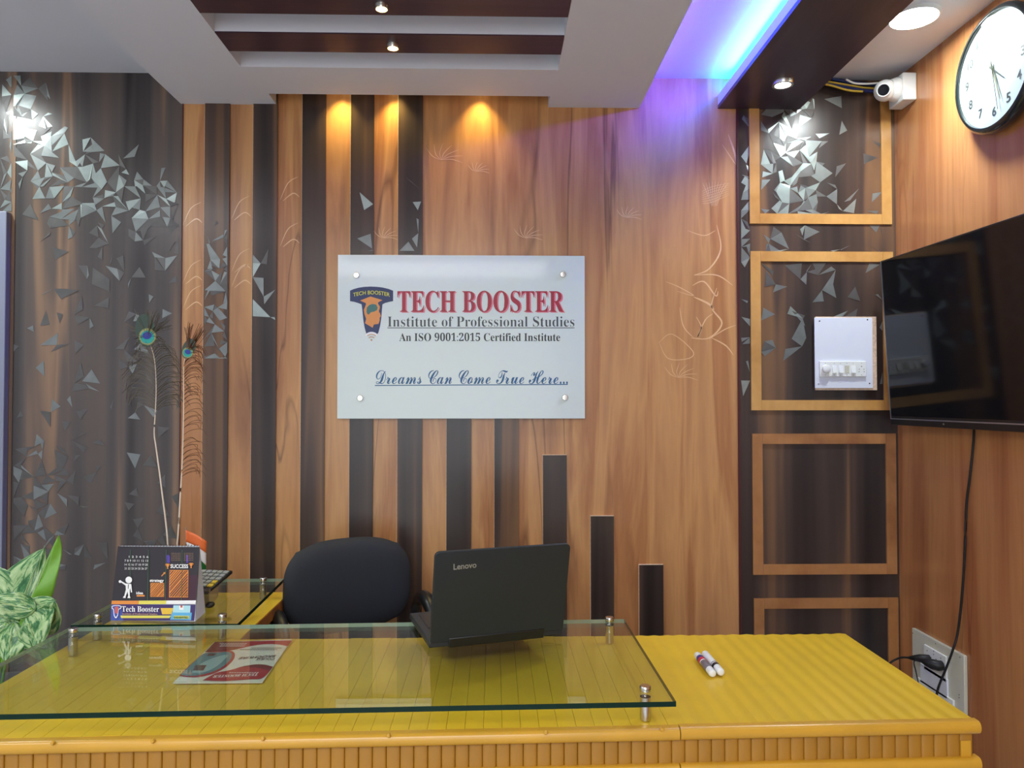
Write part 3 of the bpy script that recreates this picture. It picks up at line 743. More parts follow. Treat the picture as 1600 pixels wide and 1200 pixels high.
flat('underline', [([S5(312, 806), S5(1408, 800), S5(1408, 805), S5(312, 811)], 0)], sg, [M['ink_blue']], Vector((0, -1, 0)))
G = lambda x, y: S(540 + x / 8.889, 430 + y / 8.889)
def arc(cx, cy, r, a0, a1, n=14): return [(cx + r * math.cos(R(a0 + (a1 - a0) * i / n)), cy - r * math.sin(R(a0 + (a1 - a0) * i / n))) for i in range(n + 1)]
tee = [(62, 215), (110, 194), (180, 174), (260, 162), (350, 158), (440, 162), (520, 172), (600, 192), (660, 215), (660, 360), (600, 372), (550, 385), (512, 405), (505, 480), (495, 600), (480, 700), (455, 800), (430, 832), (370, 808), (340, 806), (290, 822), (262, 720), (243, 600), (232, 480), (222, 405), (170, 385), (120, 370), (62, 360)]
capf = [(200, 352), (345, 296), (512, 346), (452, 378), (452, 396), (476, 436), (470, 490), (490, 568), (474, 592), (474, 630), (458, 676), (392, 686), (376, 730), (270, 668), (286, 606), (262, 540), (254, 480), (284, 404), (278, 386)]
brain = [(290, 505), (296, 450), (330, 412), (375, 400), (425, 408), (446, 450), (436, 486), (400, 506), (355, 514), (320, 548), (302, 540)]
LY = [(tee, 0), (capf, 1), (brain, 2)]
def band(cx, cy, r0, r1, a0, a1): return arc(cx, cy, r1, a0, a1) + arc(cx, cy, r0, a1, a0)
LY += [(band(360, 905, 82, 118, 40, 140), 3), (band(360, 905, 78, 90, 45, 135), 4), (band(360, 905, 42, 56, 40, 140), 4), (arc(360, 900, 14, 0, 360), 4)]
LY += [([(464, 480), (474, 484), (476, 520), (466, 524)], 0)]
logo = flat('emblem', [([G(*p) for p in pts], mi) for pts, mi in LY], sg, [M['ink_navy'], M['ink_orange'], M['ink_teal'], M['ink_white'], M['ink_tan']], Vector((0, -1, 0)), 0.0003)
logo['label'] = 'T-shaped navy emblem with an orange graduate head'
lettering('emblem_lettering', 'TECH BOOSTER', G(106, 214), G(614, 214), G(106, 268), M['ink_yellow'], sg, SANS, .012, lift=.0016, arc=.62)

# ================================================================== switchboard on the back wall
YP = D - 0.014
sb = empty('switchboard', onY(1318, 552, D), 'white electrical switchboard plate in the second pale frame', 'switchboard')
Z7 = lambda x, y, Y=YP: onY(1260 + x / 8.575, 480 + y / 8.575, Y)
a1, b1 = Z7(105, 130, D), Z7(925, 1112, D)
MB().box(a1.x, b1.x, YP + .002, D - .0005, b1.z, a1.z).build('backing', M['cut'], sb)
a1, b1 = Z7(105, 140), Z7(890, 1085)
MB().box(a1.x, b1.x, YP - .002, YP + .002, b1.z, a1.z).build('plate', M['white_matte'], sb, bevel=.001)
YQ = YP - .010
a1, b1 = Z7(180, 722, YQ), Z7(806, 932, YQ)
MB().box(a1.x, b1.x, YQ, YP - .002, b1.z, a1.z).build('module_strip', M['white'], sb, bevel=.002)
p = Z7(258, 826, YQ)
MB().lathe([(.0155, 0), (.0145, .012), (.011, .014), (0, .014)], p, axis=(0, -1, 0), seg=24).build('dial', M['white'], sb)
for cx, tilt in ((376, 1), (462, 1), (544, 0), (628, 1)):
    e0, e1 = Z7(cx - 30, 782, YQ), Z7(cx + 30, 880, YQ)
    m_ = M['white'] if tilt else M['cream']
    mb = MB(); t = .006 if tilt else .0015
    mb.hexa([(e0.x, YQ, e0.z), (e1.x, YQ, e0.z), (e1.x, YQ, e1.z), (e0.x, YQ, e1.z)], [(e0.x, YQ - .001, e0.z), (e1.x, YQ - .001, e0.z), (e1.x, YQ - t, e1.z), (e0.x, YQ - t, e1.z)])
    mb.build('rocker_switch', m_, sb)
mb = MB()
for x, y, r in [(738, 793, .0018), (708, 831, .0014), (770, 831, .0014), (706, 864, .0014), (773, 864, .0014)] + [(c, 752, .001) for c in (256, 372, 457, 541, 626, 738)] + [(c, 908, .0012) for c in (258, 373, 458, 543, 627, 741)]:
    mb.lathe([(0, .0006), (r, .0006), (r, 0)], Z7(x, y, YQ), axis=(0, -1, 0), seg=10)
mb.build('socket_holes', M['hole'], sb)
for x, y, m_ in ((176, 186, 'hole'), (818, 168, 'hole'), (162, 1030, 'silver'), (846, 1022, 'hole')):
    MB().lathe([(0, .001), (.0026, .0008), (.0028, 0)], Z7(x, y, YP - .002), axis=(0, -1, 0), seg=12).build('plate_screw', M[m_], sb)

# ================================================================== television on the right wall
tv = empty('television', (XW, 2.2, H + .2), 'large black flat television mounted on the right wall', 'television')
T0 = Vector((1.432, 2.695, H - .069)); yaw = R(2.2); tl_ = R(3.2)
ty = Vector((math.sin(yaw), -math.cos(yaw), 0))            # towards the camera along the set
tn = Vector((-math.cos(yaw), -math.sin(yaw), 0)); tu = (Vector((0, 0, 1)) * math.cos(tl_) + tn * math.sin(tl_)).normalized(); tn = ty.cross(tu).normalized()
if tn.x > 0: tn = -tn
def TVp(a, b, c): return T0 + ty * a + tu * b + tn * c      # a along, b up, c out into the room
def tvbox(name, a0, a1, b0, b1, c0, c1, mat, bev=0.0):
    mb = MB(); mb.hexa([TVp(a0, b0, c0), TVp(a1, b0, c0), TVp(a1, b0, c1), TVp(a0, b0, c1)], [TVp(a0, b1, c0), TVp(a1, b1, c0), TVp(a1, b1, c1), TVp(a0, b1, c1)])
    return mb.build(name, mat, tv, bevel=bev)
TVH, TVW = .573, 1.02
tvbox('back_shell', 0.06, TVW - .06, 0.05, TVH - .06, -.036, -.012, M['black'], .004)
tvbox('bezel', 0, TVW, 0, TVH, -.012, -.0008, M['black'], .001)
tvbox('screen', .006, TVW - .006, .012, TVH - .006, -.0008, .0006, M['screen'])
tvbox('silver_trim', .0, TVW, .0, .0035, -.001, .0022, M['silver'])
tvbox('chin', .0, TVW, -.020, -.0005, -.016, .0015, M['black'], .001)
tvbox('power_lamp', .300, .306, -.011, -.006, .0015, .003, M['silver'])
tvbox('edge_trim', -.0012, .0, 0, TVH, -.010, .001, M['silver'])
MB().box(1.462, XW - .001, 2.05, 2.35, H + .1, H + .35).build('wall_bracket', M['black'], tv)

def smooth_pts(pts, n=6):
    pts = [Vector(p) for p in pts]; P = []
    for i in range(len(pts) - 1):
        p0 = pts[max(i - 1, 0)]; p1 = pts[i]; p2 = pts[i + 1]; p3 = pts[min(i + 2, len(pts) - 1)]
        for k in range(n):
            t = k / n; P.append(.5 * ((2 * p1) + (-p0 + p2) * t + (2 * p0 - 5 * p1 + 4 * p2 - p3) * t * t + (-p0 + 3 * p1 - 3 * p2 + p3) * t ** 3))
    P.append(pts[-1]); return P
cb = [onX(x, y, X) for x, y, X in ((1522, 655, 1.48), (1521, 690, 1.499), (1516, 740, 1.500), (1510, 790, 1.500), (1508, 850, 1.499), (1504, 920, 1.498), (1497, 985, 1.494), (1489, 1015, 1.480), (1478, 1045, 1.470), (1466, 1075, 1.462), (1460, 1105, 1.462))]
tag(MB().tube(smooth_pts(cb), .0038, 8).build('power_cable', M['rubber']), 'long black power cable hanging down the right wall below the television', 'cable')

# ================================================================== wall clock
XC = 1.462
cc = onX(1550, 108.5, XC); ck = empty('wall_clock', (XW, cc.y, cc.z), 'round black-rimmed wall clock with a white face high on the right wall', 'clock')
MB().lathe([(0, .0005), (.150, .0005), (.172, .006), (.183, .022), (.181, .040), (.172, .050), (.165, .050), (.163, .046), (.163, .042)], (XW, cc.y, cc.z), axis=(-1, 0, 0), seg=64).build('rim', plain('clock_rim', srgb(24, 34, 36), .22, coat=.6), ck)
MB().lathe([(0, .041), (.1635, .041)], (XW, cc.y, cc.z), axis=(-1, 0, 0), seg=64).build('dial', plain('clock_dial', srgb(184, 194, 192), .5, noise=0), ck)
MB().lathe([(0, .0470), (.1632, .0470)], (XW, cc.y, cc.z), axis=(-1, 0, 0), seg=64).build('cover_glass', glass_mat('clock_glass', (.97, .99, .98, 1), .05, 0.02), ck)
def CP(r, ang, off=0.0415, side=0.0):   # ang clockwise from 12 as seen from the room; seen facing +X, right hand is -Y
    s, c = math.sin(ang), math.cos(ang)
    return Vector((XW - off, cc.y - s * r - c * side, cc.z + c * r - s * side))
ink('numeral_grey', 62, 66, 66)
for h in range(1, 13):
    an = h * math.pi / 6; c = CP(.124, an, .0412); hh = .022; ww = hh * (.62 if h < 10 else 1.0)
    ex = Vector((0, -1, 0)); ez = Vector((0, 0, 1))
    # numerals sit upright round the dial as on the photographed face, leaning with the circle
    le = an if -math.pi / 2 < an < math.pi / 2 else an
    ex = Vector((0, -math.cos(an * 0), 0)); tlp = c - ex * ww / 1 * .5 * 1.3 + ez * hh * .5 * 1.3; trp = c + ex * ww * .65 + ez * hh * .65; blp = c - ex * ww * .65 - ez * hh * .65
    lettering('numeral', str(h), tlp, trp, blp, M['numeral_grey'], ck, SANS, .02, lift=.0004)
def hand(name, ang, r, w, off, mat, tail=.02):
    mb = MB(); mb.hexa([CP(-tail, ang, off, -w), CP(-tail, ang, off, w), CP(r, ang, off, w * .35), CP(r, ang, off, -w * .35)], [CP(-tail, ang, off + .0012, -w), CP(-tail, ang, off + .0012, w), CP(r, ang, off + .0012, w * .35), CP(r, ang, off + .0012, -w * .35)])
    mb.build(name, mat, ck)
gold = plain('brass_hand', srgb(176, 170, 140), .3, metal=.6)
hand('hour_hand', R(4.45 * 30), .062, .0035, .0430, M['numeral_grey'])
hand('minute_hand', R(27 * 6), .105, .003, .0445, gold)
hand('second_hand', R(28.3 * 6), .128, .0012, .0458, M['numeral_grey'], .03)
for k in range(60):
    pass

# ================================================================== security camera
sc_ = empty('security_camera', (1.48, 2.69, H + 1.12), 'white dome security camera on a square box at the top of the wall corner', 'camera')
MB().box(1.458, XW - .0005, 2.636, 2.736, H + 1.072, H + 1.170).build('mounting_box', M['white'], sc_, bevel=.004)
cy, cz = 2.676, H + 1.122
MB().lathe([(.040, 0), (.042, .004), (.042, .012), (.038, .020), (.036, .030), (0, .030)], (1.458, cy, cz), axis=(-1, 0, 0), seg=32).build('collar', M['white'], sc_)
bc = Vector((1.412, cy - .002, cz - .004)); MB().ball(bc, .038, 28).build('dome', M['white'], sc_)
dv = Vector((-.55, -.80, -.28)).normalized()
MB().lathe([(.024, .022), (.0245, .036), (.023, .042), (.0195, .0425), (.019, .038)], bc, axis=dv, seg=28).build('lens_ring', M['white'], sc_)
MB().lathe([(0, .0405), (.0195, .039)], bc, axis=dv, seg=28).build('lens', M['screen'], sc_)
for nm, pts, r, col, lab in (
    ('blue', [(1278, 128), (1320, 134), (1350, 140), (1385, 141)], .009, (44, 58, 130), 'thick blue network cable bundled along the top of the wall'),
    ('blue2', [(1300, 124), (1340, 130), (1385, 134)], .006, (40, 60, 120), 'thin blue network cable above the thick one by the camera'),
    ('yellow', [(1275, 129), (1300, 134), (1325, 141), (1348, 143)], .004, (190, 160, 50), 'yellow cable sagging lowest in the ceiling corner bundle'),
    ('yellow2', [(1285, 126), (1320, 132), (1350, 137), (1380, 139)], .0035, (196, 170, 60), 'yellow cable running to the security camera'),
    ('white', [(1322, 124), (1335, 130), (1355, 131), (1378, 129)], .0035, (220, 220, 215), 'white lead curving from the ceiling to the security camera'),
    ('navy', [(1290, 131), (1330, 139), (1375, 146)], .006, (30, 36, 70), 'dark navy cable under the blue ones by the camera')):
    off = {'blue': .030, 'blue2': .02, 'yellow': .050, 'yellow2': .045, 'white': .085, 'navy': .014}[nm]
    P = smooth_pts([onY(x, y, D - off) for x, y in pts])
    tag(MB().tube(P, r, 8).build('ceiling_cable', plain('cable_' + nm, srgb(*col), .5)), lab, 'cable', 'cables in the ceiling corner')

# ================================================================== socket plate on the right wall
XP = XW - .012
sp = empty('socket_plate', (XW, 2.52, H - .93), 'cream wall plate with sockets and plugs beside the desk end', 'socket plate')
y0, y1 = onX(1506, 1023, XP).y, onX(1425, 985, XP).y; zt = H - .815; zb = zt - .30
MB().box(XP, XW - .0005, y0, y1, zb, zt).build('plate', M['cream'], sp, bevel=.0015)
Z5 = lambda x, y, X: onX(1400 + x / 8, 970 + y / 8, X)
for (xa, ya, xb, yb_, hgt, nm, mt) in ((345, 300, 622, 440, .085, 'socket_module', 'white'), (300, 560, 635, 700, .065, 'switch_module', 'white_matte'), (255, 710, 712, 985, .06, 'socket_module', 'white')):
    X2 = XP - .007
    p0 = Z5(xa, ya, X2); p1 = Z5(xb, yb_, X2)
    MB().box(X2, XP - .0003, min(p0.y, p1.y), max(p0.y, p1.y), (p0.z + p1.z) / 2 - hgt, (p0.z + p1.z) / 2).build(nm, M[mt], sp, bevel=.0015)
mb = MB()
for x, y in ((390, 372), (560, 466), (472, 378), (470, 420), (440, 462), (500, 482), (560, 500), (800, 455), (495, 285), (210, 155), (790, 925), (790, 960)):
    X3 = XP - .0074 if 330 < x < 600 and y > 300 else XP
    mb.lathe([(0, .0006), (.002, .0006), (.002, 0)], Z5(x, y, X3), axis=(-1, 0, 0), seg=8)
mb.build('screw_holes', M['hole'], sp)
def plug(name, p, label, d, r):
    e = empty(name, p, label, 'plug', 'black plugs in the wall plate')
    d = Vector(d).normalized(); b = Vector(p) + Vector((-.0015, 0, 0))
    MB().tube([b, b + Vector((-.012, 0, 0)), b + Vector((-.022, 0, 0)) + d * .012, b + Vector((-.026, 0, 0)) + d * .03, b + Vector((-.026, 0, 0)) + d * .052], r, 14, radii=[r * .9, r, r, r * .75, r * .35]).build('body', M['rubber'], e)
    return b + Vector((-.026, 0, 0)) + d * .052
XS = XP - .0075
pe = plug('power_plug', Z5(420, 470, XS), 'upper black plug with its lead leaving to the left', (-.35, .9, -.25), .013)
tag(MB().tube(smooth_pts([pe, pe + Vector((-.02, .03, -.012)), pe + Vector((-.05, .05, -.05)), pe + Vector((-.06, .05, -.14))]), .0035, 8).build('plug_lead', M['rubber']), 'black lead leaving the upper plug towards the desk end', 'cable')
pe = plug('power_plug', Z5(580, 560, XS), 'lower black adapter plug in front of the upper one', (-.30, .95, .04), .017)
tag(MB().tube(smooth_pts([pe, pe + Vector((-.012, .022, -.012)), pe + Vector((-.010, .012, -.05)), pe + Vector((-.012, -.015, -.105))]), .0022, 8).build('plug_lead', M['rubber']), 'thin black lead looping down from the lower adapter plug', 'cable')

# ================================================================== whiteboard markers
ink('marker_black', 20, 20, 22); ink('marker_red', 190, 40, 70); ink('marker_blue', 60, 60, 130); ink('marker_label', 120, 112, 120)
def marker(p0, p1, bands, label):
    e = empty('whiteboard_marker', (p0 + p1) / 2, label, 'marker', 'whiteboard markers on the desk'); r = .0088; d = (p1 - p0); L = d.length; d.normalize()
    prof = [(0, 0), (r * .7, 0), (r * .92, .003), (r, .006), (r, L - .006), (r * .92, L - .002), (r * .6, L), (0, L)]
    MB().lathe(prof, p0, axis=d, seg=20).build('barrel', M['white'], e)
    for a0, a1, m_, nm in bands:
        MB().lathe([(r + .0001, a0 * L), (r + .0004, a0 * L + .0005), (r + .0004, a1 * L - .0005), (r + .0001, a1 * L)], p0, axis=d, seg=20).build(nm, M[m_], e)
zm = ZD + .0097
marker(onZ(1089, 1023, zm), onZ(1114, 1053, zm), ((.20, .30, 'marker_blue', 'band'), (.30, .42, 'marker_red', 'band'), (.46, .80, 'marker_label', 'print')), 'white marker with a red and blue band, left of the pair')
marker(onZ(1101, 1021, zm), onZ(1127, 1051, zm), ((.60, .63, 'marker_label', 'band'), (.66, .76, 'marker_black', 'band')), 'white marker with a black band, right of the pair')

# ================================================================== brochure under the glass
zb_ = ZD + .0032
Bq = [onZ(*p, zb_) for p in ((335, 1003), (456, 999), (410, 1066), (270, 1067))]
br = MB(); br.hexa([(p.x, p.y, ZD + .0012) for p in Bq[::-1]], [(p.x, p.y, zb_) for p in Bq[::-1]])
bro = br.build('brochure', plain('brochure_paper', srgb(232, 230, 222), .3, coat=.4, noise=0)); tag(bro, 'red and white course brochure lying on the desk under the glass, upside down to us', 'brochure')
ink('br_red', 168, 30, 50); ink('br_dark', 120, 24, 36); ink('br_teal', 88, 132, 146); ink('br_pale', 150, 180, 186); ink('br_ink', 92, 62, 66)
BZ = lambda x, y: onZ(260 + x / 7.619, 990 + y / 7.619, zb_)
LYB = [([(578, 98), (1498, 80), (1440, 150), (1330, 128), (1200, 124), (1080, 135), (950, 160), (820, 192), (700, 215), (560, 222), (458, 222)], 0),
       ([(578, 98), (900, 92), (860, 178), (700, 210), (458, 222)], 1),
       ([(458, 222), (620, 225), (770, 200), (815, 230), (815, 290), (770, 350), (700, 410), (600, 465), (480, 505), (350, 525), (240, 520), (150, 505), (230, 420), (340, 320)], 0),
       ([(458, 226), (620, 228), (740, 212), (780, 240), (775, 295), (735, 345), (660, 405), (560, 455), (440, 490), (330, 505), (240, 505), (170, 495), (240, 420), (345, 325)], 2),
       ([(520, 300), (700, 250), (740, 262), (600, 400), (440, 470), (300, 470), (340, 400)], 3),
       ([(345, 378), (480, 378), (440, 442), (312, 442)], 4),
       ([(500, 238), (600, 238), (560, 270), (480, 270)], 4),
       ([(600, 465), (760, 440), (900, 395), (1050, 368), (1180, 372), (1268, 400), (1150, 548), (1000, 545), (820, 562), (640, 570), (430, 560), (520, 510)], 0),
       ([(900, 395), (1050, 368), (1180, 372), (1268, 400), (1230, 450), (1120, 415), (1000, 405)], 1)]
def rounded(pts):
    for _ in range(2):
        q_ = []
        for i, p in enumerate(pts):
            a, b_ = pts[i - 1], pts[(i + 1) % len(pts)]
            ang = abs(math.atan2((p[0] - a[0]) * (b_[1] - p[1]) - (p[1] - a[1]) * (b_[0] - p[0]), (p[0] - a[0]) * (b_[0] - p[0]) + (p[1] - a[1]) * (b_[1] - p[1])))
            if ang > 1.0: q_.append(p)
            else: q_ += [(p[0] * .75 + a[0] * .25, p[1] * .75 + a[1] * .25), (p[0] * .75 + b_[0] * .25, p[1] * .75 + b_[1] * .25)]
        pts = q_
    return pts
flat('cover_print', [([BZ(*p) for p in (rounded(pts) if len(pts) > 5 else pts)], mi) for pts, mi in LYB], bro, [M['br_red'], M['br_dark'], M['br_teal'], M['br_pale'], M['br_ink']], Vector((0, 0, 1)))
lettering('title', 'BROCHURE', BZ(1288, 283), BZ(852, 310), BZ(1310, 258), M['br_ink'], bro, SANS, .02, lift=.0011)
lettering('title', 'COURSE', BZ(1278, 318), BZ(1060, 322), BZ(1296, 292), M['br_ink'], bro, SANS, .01, lift=.0011)
lettering('title', 'TECH BOOSTER', BZ(1075, 508), BZ(540, 532), BZ(1098, 478), M['ink_white'], bro, SERIF, 0, lift=.0011)
for (xa, xb, y) in ((960, 610, 118), (945, 620, 134), (930, 630, 150), (1320, 870, 190), (1370, 1000, 172), (1100, 740, 466)):
    m_ = M['ink_white'] if y < 155 or y > 400 else M['br_ink']
    flat('small_print', [([BZ(xa - k * 30, y), BZ(xa - k * 30 - 22, y + 1), BZ(xa - k * 30 - 26, y + 7), BZ(xa - k * 30 - 4, y + 6)], 0) for k in range(int((xa - xb) / 30))], bro, [m_], Vector((0, 0, 1)), .0010, 0.0)

# ================================================================== desk calendar
Y0c, Yap, Y2c = 1.992, 2.040, 2.082
cal = empty('desk_calendar', (-.89, 2.03, ZG), 'dark printed desk calendar standing as a tent on the small glass', 'calendar')
bl_, brr = onZ(173, 969, ZG + .0005), onZ(305, 971, ZG + .0005)
tlc, trc = onY(187, 853, Yap), onY(311, 853, Yap)
fn = (brr - bl_).cross(tlc - bl_).normalized()
if fn.y > 0: fn = -fn
mb = MB()
bb_l = Vector((bl_.x + .01, bl_.y + .095, ZG + .0005)); bb_r = onZ(321, 957, ZG + .0005)
card = plain('calendar_card', srgb(196, 200, 208), .5, noise=0)
th = Vector((0, .0012, 0))
mb.hexa([bl_, brr, brr + th, bl_ + th], [tlc, trc, trc + th, tlc + th]); mb.build('front_board', card, cal)
mb = MB(); mb.hexa([bb_l - th, bb_r - th, bb_r, bb_l], [tlc + th * 1.1, trc + th * 1.1, trc + th * 2.1, tlc + th * 2.1]); mb.build('back_board', card, cal)
mb = MB(); mb.hexa([bl_ + th * 2, brr + th * 2, bb_r - th * 2, bb_l - th * 2], [p + Vector((0, 0, .001)) for p in (bl_ + th * 2, brr + th * 2, bb_r - th * 2, bb_l - th * 2)]); mb.build('floor_board', card, cal)
# small side gusset seen at the right
mb = MB(); mb.hexa([brr + Vector((.0, .004, .001)), bb_r + Vector((.0, -.004, .001)), trc + Vector((.0, .0042, -.004))], [brr + Vector((.001, .004, .001)), bb_r + Vector((.001, -.004, .001)), trc + Vector((.001, .0042, -.004))]); mb.build('side_gusset', card, cal)
C8 = lambda x, y: onP(170 + x / 8.889, 840 + y / 8.889, bl_, fn)
ink('cal_page', 40, 34, 40); ink('cal_maroon', 62, 26, 44); ink('cal_orange', 226, 142, 62); ink('cal_gold', 232, 190, 60); ink('cal_blue', 62, 84, 168); ink('cal_purple', 62, 44, 104)
ink('cal_yel', 226, 216, 96); ink('cal_sky', 96, 176, 220); ink('cal_pale', 176, 222, 232); ink('cal_green', 40, 110, 62); ink('cal_brown', 120, 70, 50); ink('cal_red', 200, 96, 90); ink('cal_violet', 84, 60, 160)
mats = [M[k] for k in ('cal_page', 'cal_maroon', 'cal_orange', 'cal_gold', 'cal_blue', 'cal_purple', 'cal_yel', 'cal_sky', 'cal_pale', 'cal_green', 'ink_white', 'cal_brown', 'cal_red', 'cal_violet')]
LC = [([(126, 120), (1262, 132), (1212, 872), (42, 876)], 0), ([(860, 520), (1235, 520), (1212, 872), (700, 874)], 1),
      ([(42, 876), (420, 876), (414, 926), (36, 926)], 2), ([(420, 876), (800, 874), (796, 922), (414, 926)], 6), ([(800, 874), (1212, 872), (1204, 922), (796, 922)], 10),
      ([(36, 926), (1204, 932), (1186, 1156), (26, 1150)], 5), ([(36, 930), (170, 936), (200, 1150), (28, 1150)], 4),
      ([(162, 1082), (868, 1082), (842, 1118), (172, 1118)], 6), ([(720, 978), (900, 978), (870, 1066), (742, 1066)], 3), ([(900, 940), (1136, 942), (1130, 1044), (886, 1044)], 8), ([(876, 1040), (1154, 1042), (1144, 1146), (852, 1140)], 7),
      ([(906, 1084), (1120, 1086), (1116, 1128), (902, 1126)], 6), ([(980, 942), (1040, 942), (1040, 1002), (980, 1002)], 10), ([(994, 942), (1026, 942), (1024, 972), (998, 972)], 12),
      ([(845, 450), (1108, 450), (1102, 830), (838, 830)], 2), ([(850, 455), (1100, 455), (1094, 822), (846, 822)], 2), ([(580, 628), (772, 628), (770, 824), (578, 824)], 2), ([(390, 796), (500, 796), (500, 818), (388, 818)], 2),
      ([(798, 250), (826, 236), (852, 262), (850, 350), (812, 356)], 13), ([(1076, 246), (1104, 240), (1108, 350), (1080, 352)], 13),
      ([(730, 530), (768, 492), (758, 484), (790, 478), (782, 512), (774, 502), (738, 540)], 2)]
def scribble(xa, ya, xb, yb, n_, w_, sl=1.15):           # slanted pen strokes clipped to a bar
    for k in range(n_):
        y_ = ya + 12 + (k + random.uniform(-.2, .2)) * ((yb - ya) + (xb - xa) * sl) / n_
        ps = []
        for o_ in (0, w_ * random.uniform(.6, 1.2)):
            y0_ = y_ + o_; xs = xa + max(0, (y0_ - yb) / sl); xe = min(xb, xa + (y0_ - ya) / sl)
            if xe <= xs: break
            ps.append(((xs, y0_ - (xs - xa) * sl), (xe, y0_ - (xe - xa) * sl)))
        if len(ps) == 2: LC.append(([ps[0][0], ps[0][1], ps[1][1], ps[1][0]], 1))
scribble(850, 458, 1098, 820, 17, 17)
scribble(584, 632, 768, 820, 12, 9)
for x in (306, 556, 802, 1024): LC.append(([(x, 170), (x + 5, 170), (x - 6, 870), (x - 12, 870)], 9))
# white figure: head, body, arms, legs
def strip(p, q_, w0, w1):
    dx, dy = q_[0] - p[0], q_[1] - p[1]; l = math.hypot(dx, dy); nx, ny = -dy / l, dx / l
    return [(p[0] + nx * w0, p[1] + ny * w0), (q_[0] + nx * w1, q_[1] + ny * w1), (q_[0] - nx * w1, q_[1] - ny * w1), (p[0] - nx * w0, p[1] - ny * w0)]
for s_ in (arc(285, 587, 46, 0, 345, 20), strip((280, 640), (272, 735), 40, 26), strip((250, 656), (172, 606), 12, 9), arc(165, 610, 20, 0, 330, 8), strip((310, 650), (324, 760), 11, 9), strip((260, 730), (232, 815), 16, 10), strip((284, 730), (290, 815), 16, 10), [(204, 835), (216, 812), (244, 812), (242, 838)], [(268, 838), (276, 812), (304, 816), (308, 838)]): LC.append((s_, 10))
LC.append(([(276, 648), (286, 648), (282, 712), (274, 706)], 0))
# trophies
for tx, ty_ in ((826, 362), (1152, 352)):
    LC.append(([(tx - 24, ty_), (tx + 24, ty_), (tx + 14, ty_ + 40), (tx + 5, ty_ + 48), (tx + 12, ty_ + 70), (tx - 12, ty_ + 70), (tx - 5, ty_ + 48), (tx - 14, ty_ + 40)], 2))
    LC.append((band(tx - 24, ty_ + 14, 6, 11, 90, 270), 2)); LC.append((band(tx + 24, ty_ + 14, 6, 11, -90, 90), 2))
# emblem on the banner
LC.append(([(50, 950), (90, 938), (150, 938), (186, 950), (180, 985), (150, 996), (138, 1080), (118, 1116), (98, 1116), (80, 1080), (72, 996), (52, 985)], 10))
LC.append(([(60, 956), (95, 946), (145, 946), (176, 956), (170, 978), (142, 990), (130, 1072), (115, 1098), (102, 1098), (90, 1072), (80, 990), (62, 978)], 4))
LC.append(([(92, 962), (120, 952), (146, 962), (140, 1040), (116, 1060), (96, 1040)], 12))
flat('printed_page', [([C8(*p) for p in pts], mi) for pts, mi in LC], cal, mats, fn, 0.0, 0.00005)
def ct(body, x0, y0, x1, y1, mat, style=SANS, bold=0, **k):
    lettering('lettering', body, C8(x0, y0), C8(x1, y0 + (x1 - x0) * .006), C8(x0, y1), M[mat], cal, style, bold, lift=LIFTC, **k)
LIFTC = .00005 * (len(LC) + 4)
ct('SUCCESS', 866, 368, 1112, 424, 'ink_white', SANS, .03)
ct('strategy', 580, 578, 774, 626, 'ink_white', SANS, .03)
ct('idea', 392, 748, 488, 786, 'ink_white', SANS, .03)
ct('Tech Booster', 192, 950, 708, 1028, 'ink_white', SERIF, .0)
ct('Institute of Professional Studies', 196, 1044, 684, 1070, 'ink_tan', SERIF, 0)
ct('8484849981', 912, 1092, 1110, 1122, 'cal_green', SANS, .02)
for r_, row in enumerate(('  1 2 3 4 5 6', '7 8 9 10 11 12 13', '14 15 16 17 18 19 20', '21 22 23 24 25 26 27')):
    ct(row.strip(), 290 - (r_ > 0) * 60, 252 + r_ * 54, 562 - r_ * 6, 280 + r_ * 54, 'ink_white')
for x in (880, 1054):
    for r_ in range(5): ct('12 13 14 15 16 17', x, 212 + r_ * 24, x + 128, 224 + r_ * 24, 'ink_tan')
# wire comb along the top edge
mb = MB()
for i in range(26):
    t = (i + .5) / 26; p = tlc.lerp(trc, t)
    ring = [p + Vector((0, .0032 * math.cos(2 * math.pi * k / 8), .0032 * math.sin(2 * math.pi * k / 8) - .0005)) for k in range(9)]
    mb.tube(ring, .0006, 5, caps=False)
wc = mb.build('wire_comb', M['black'], cal)

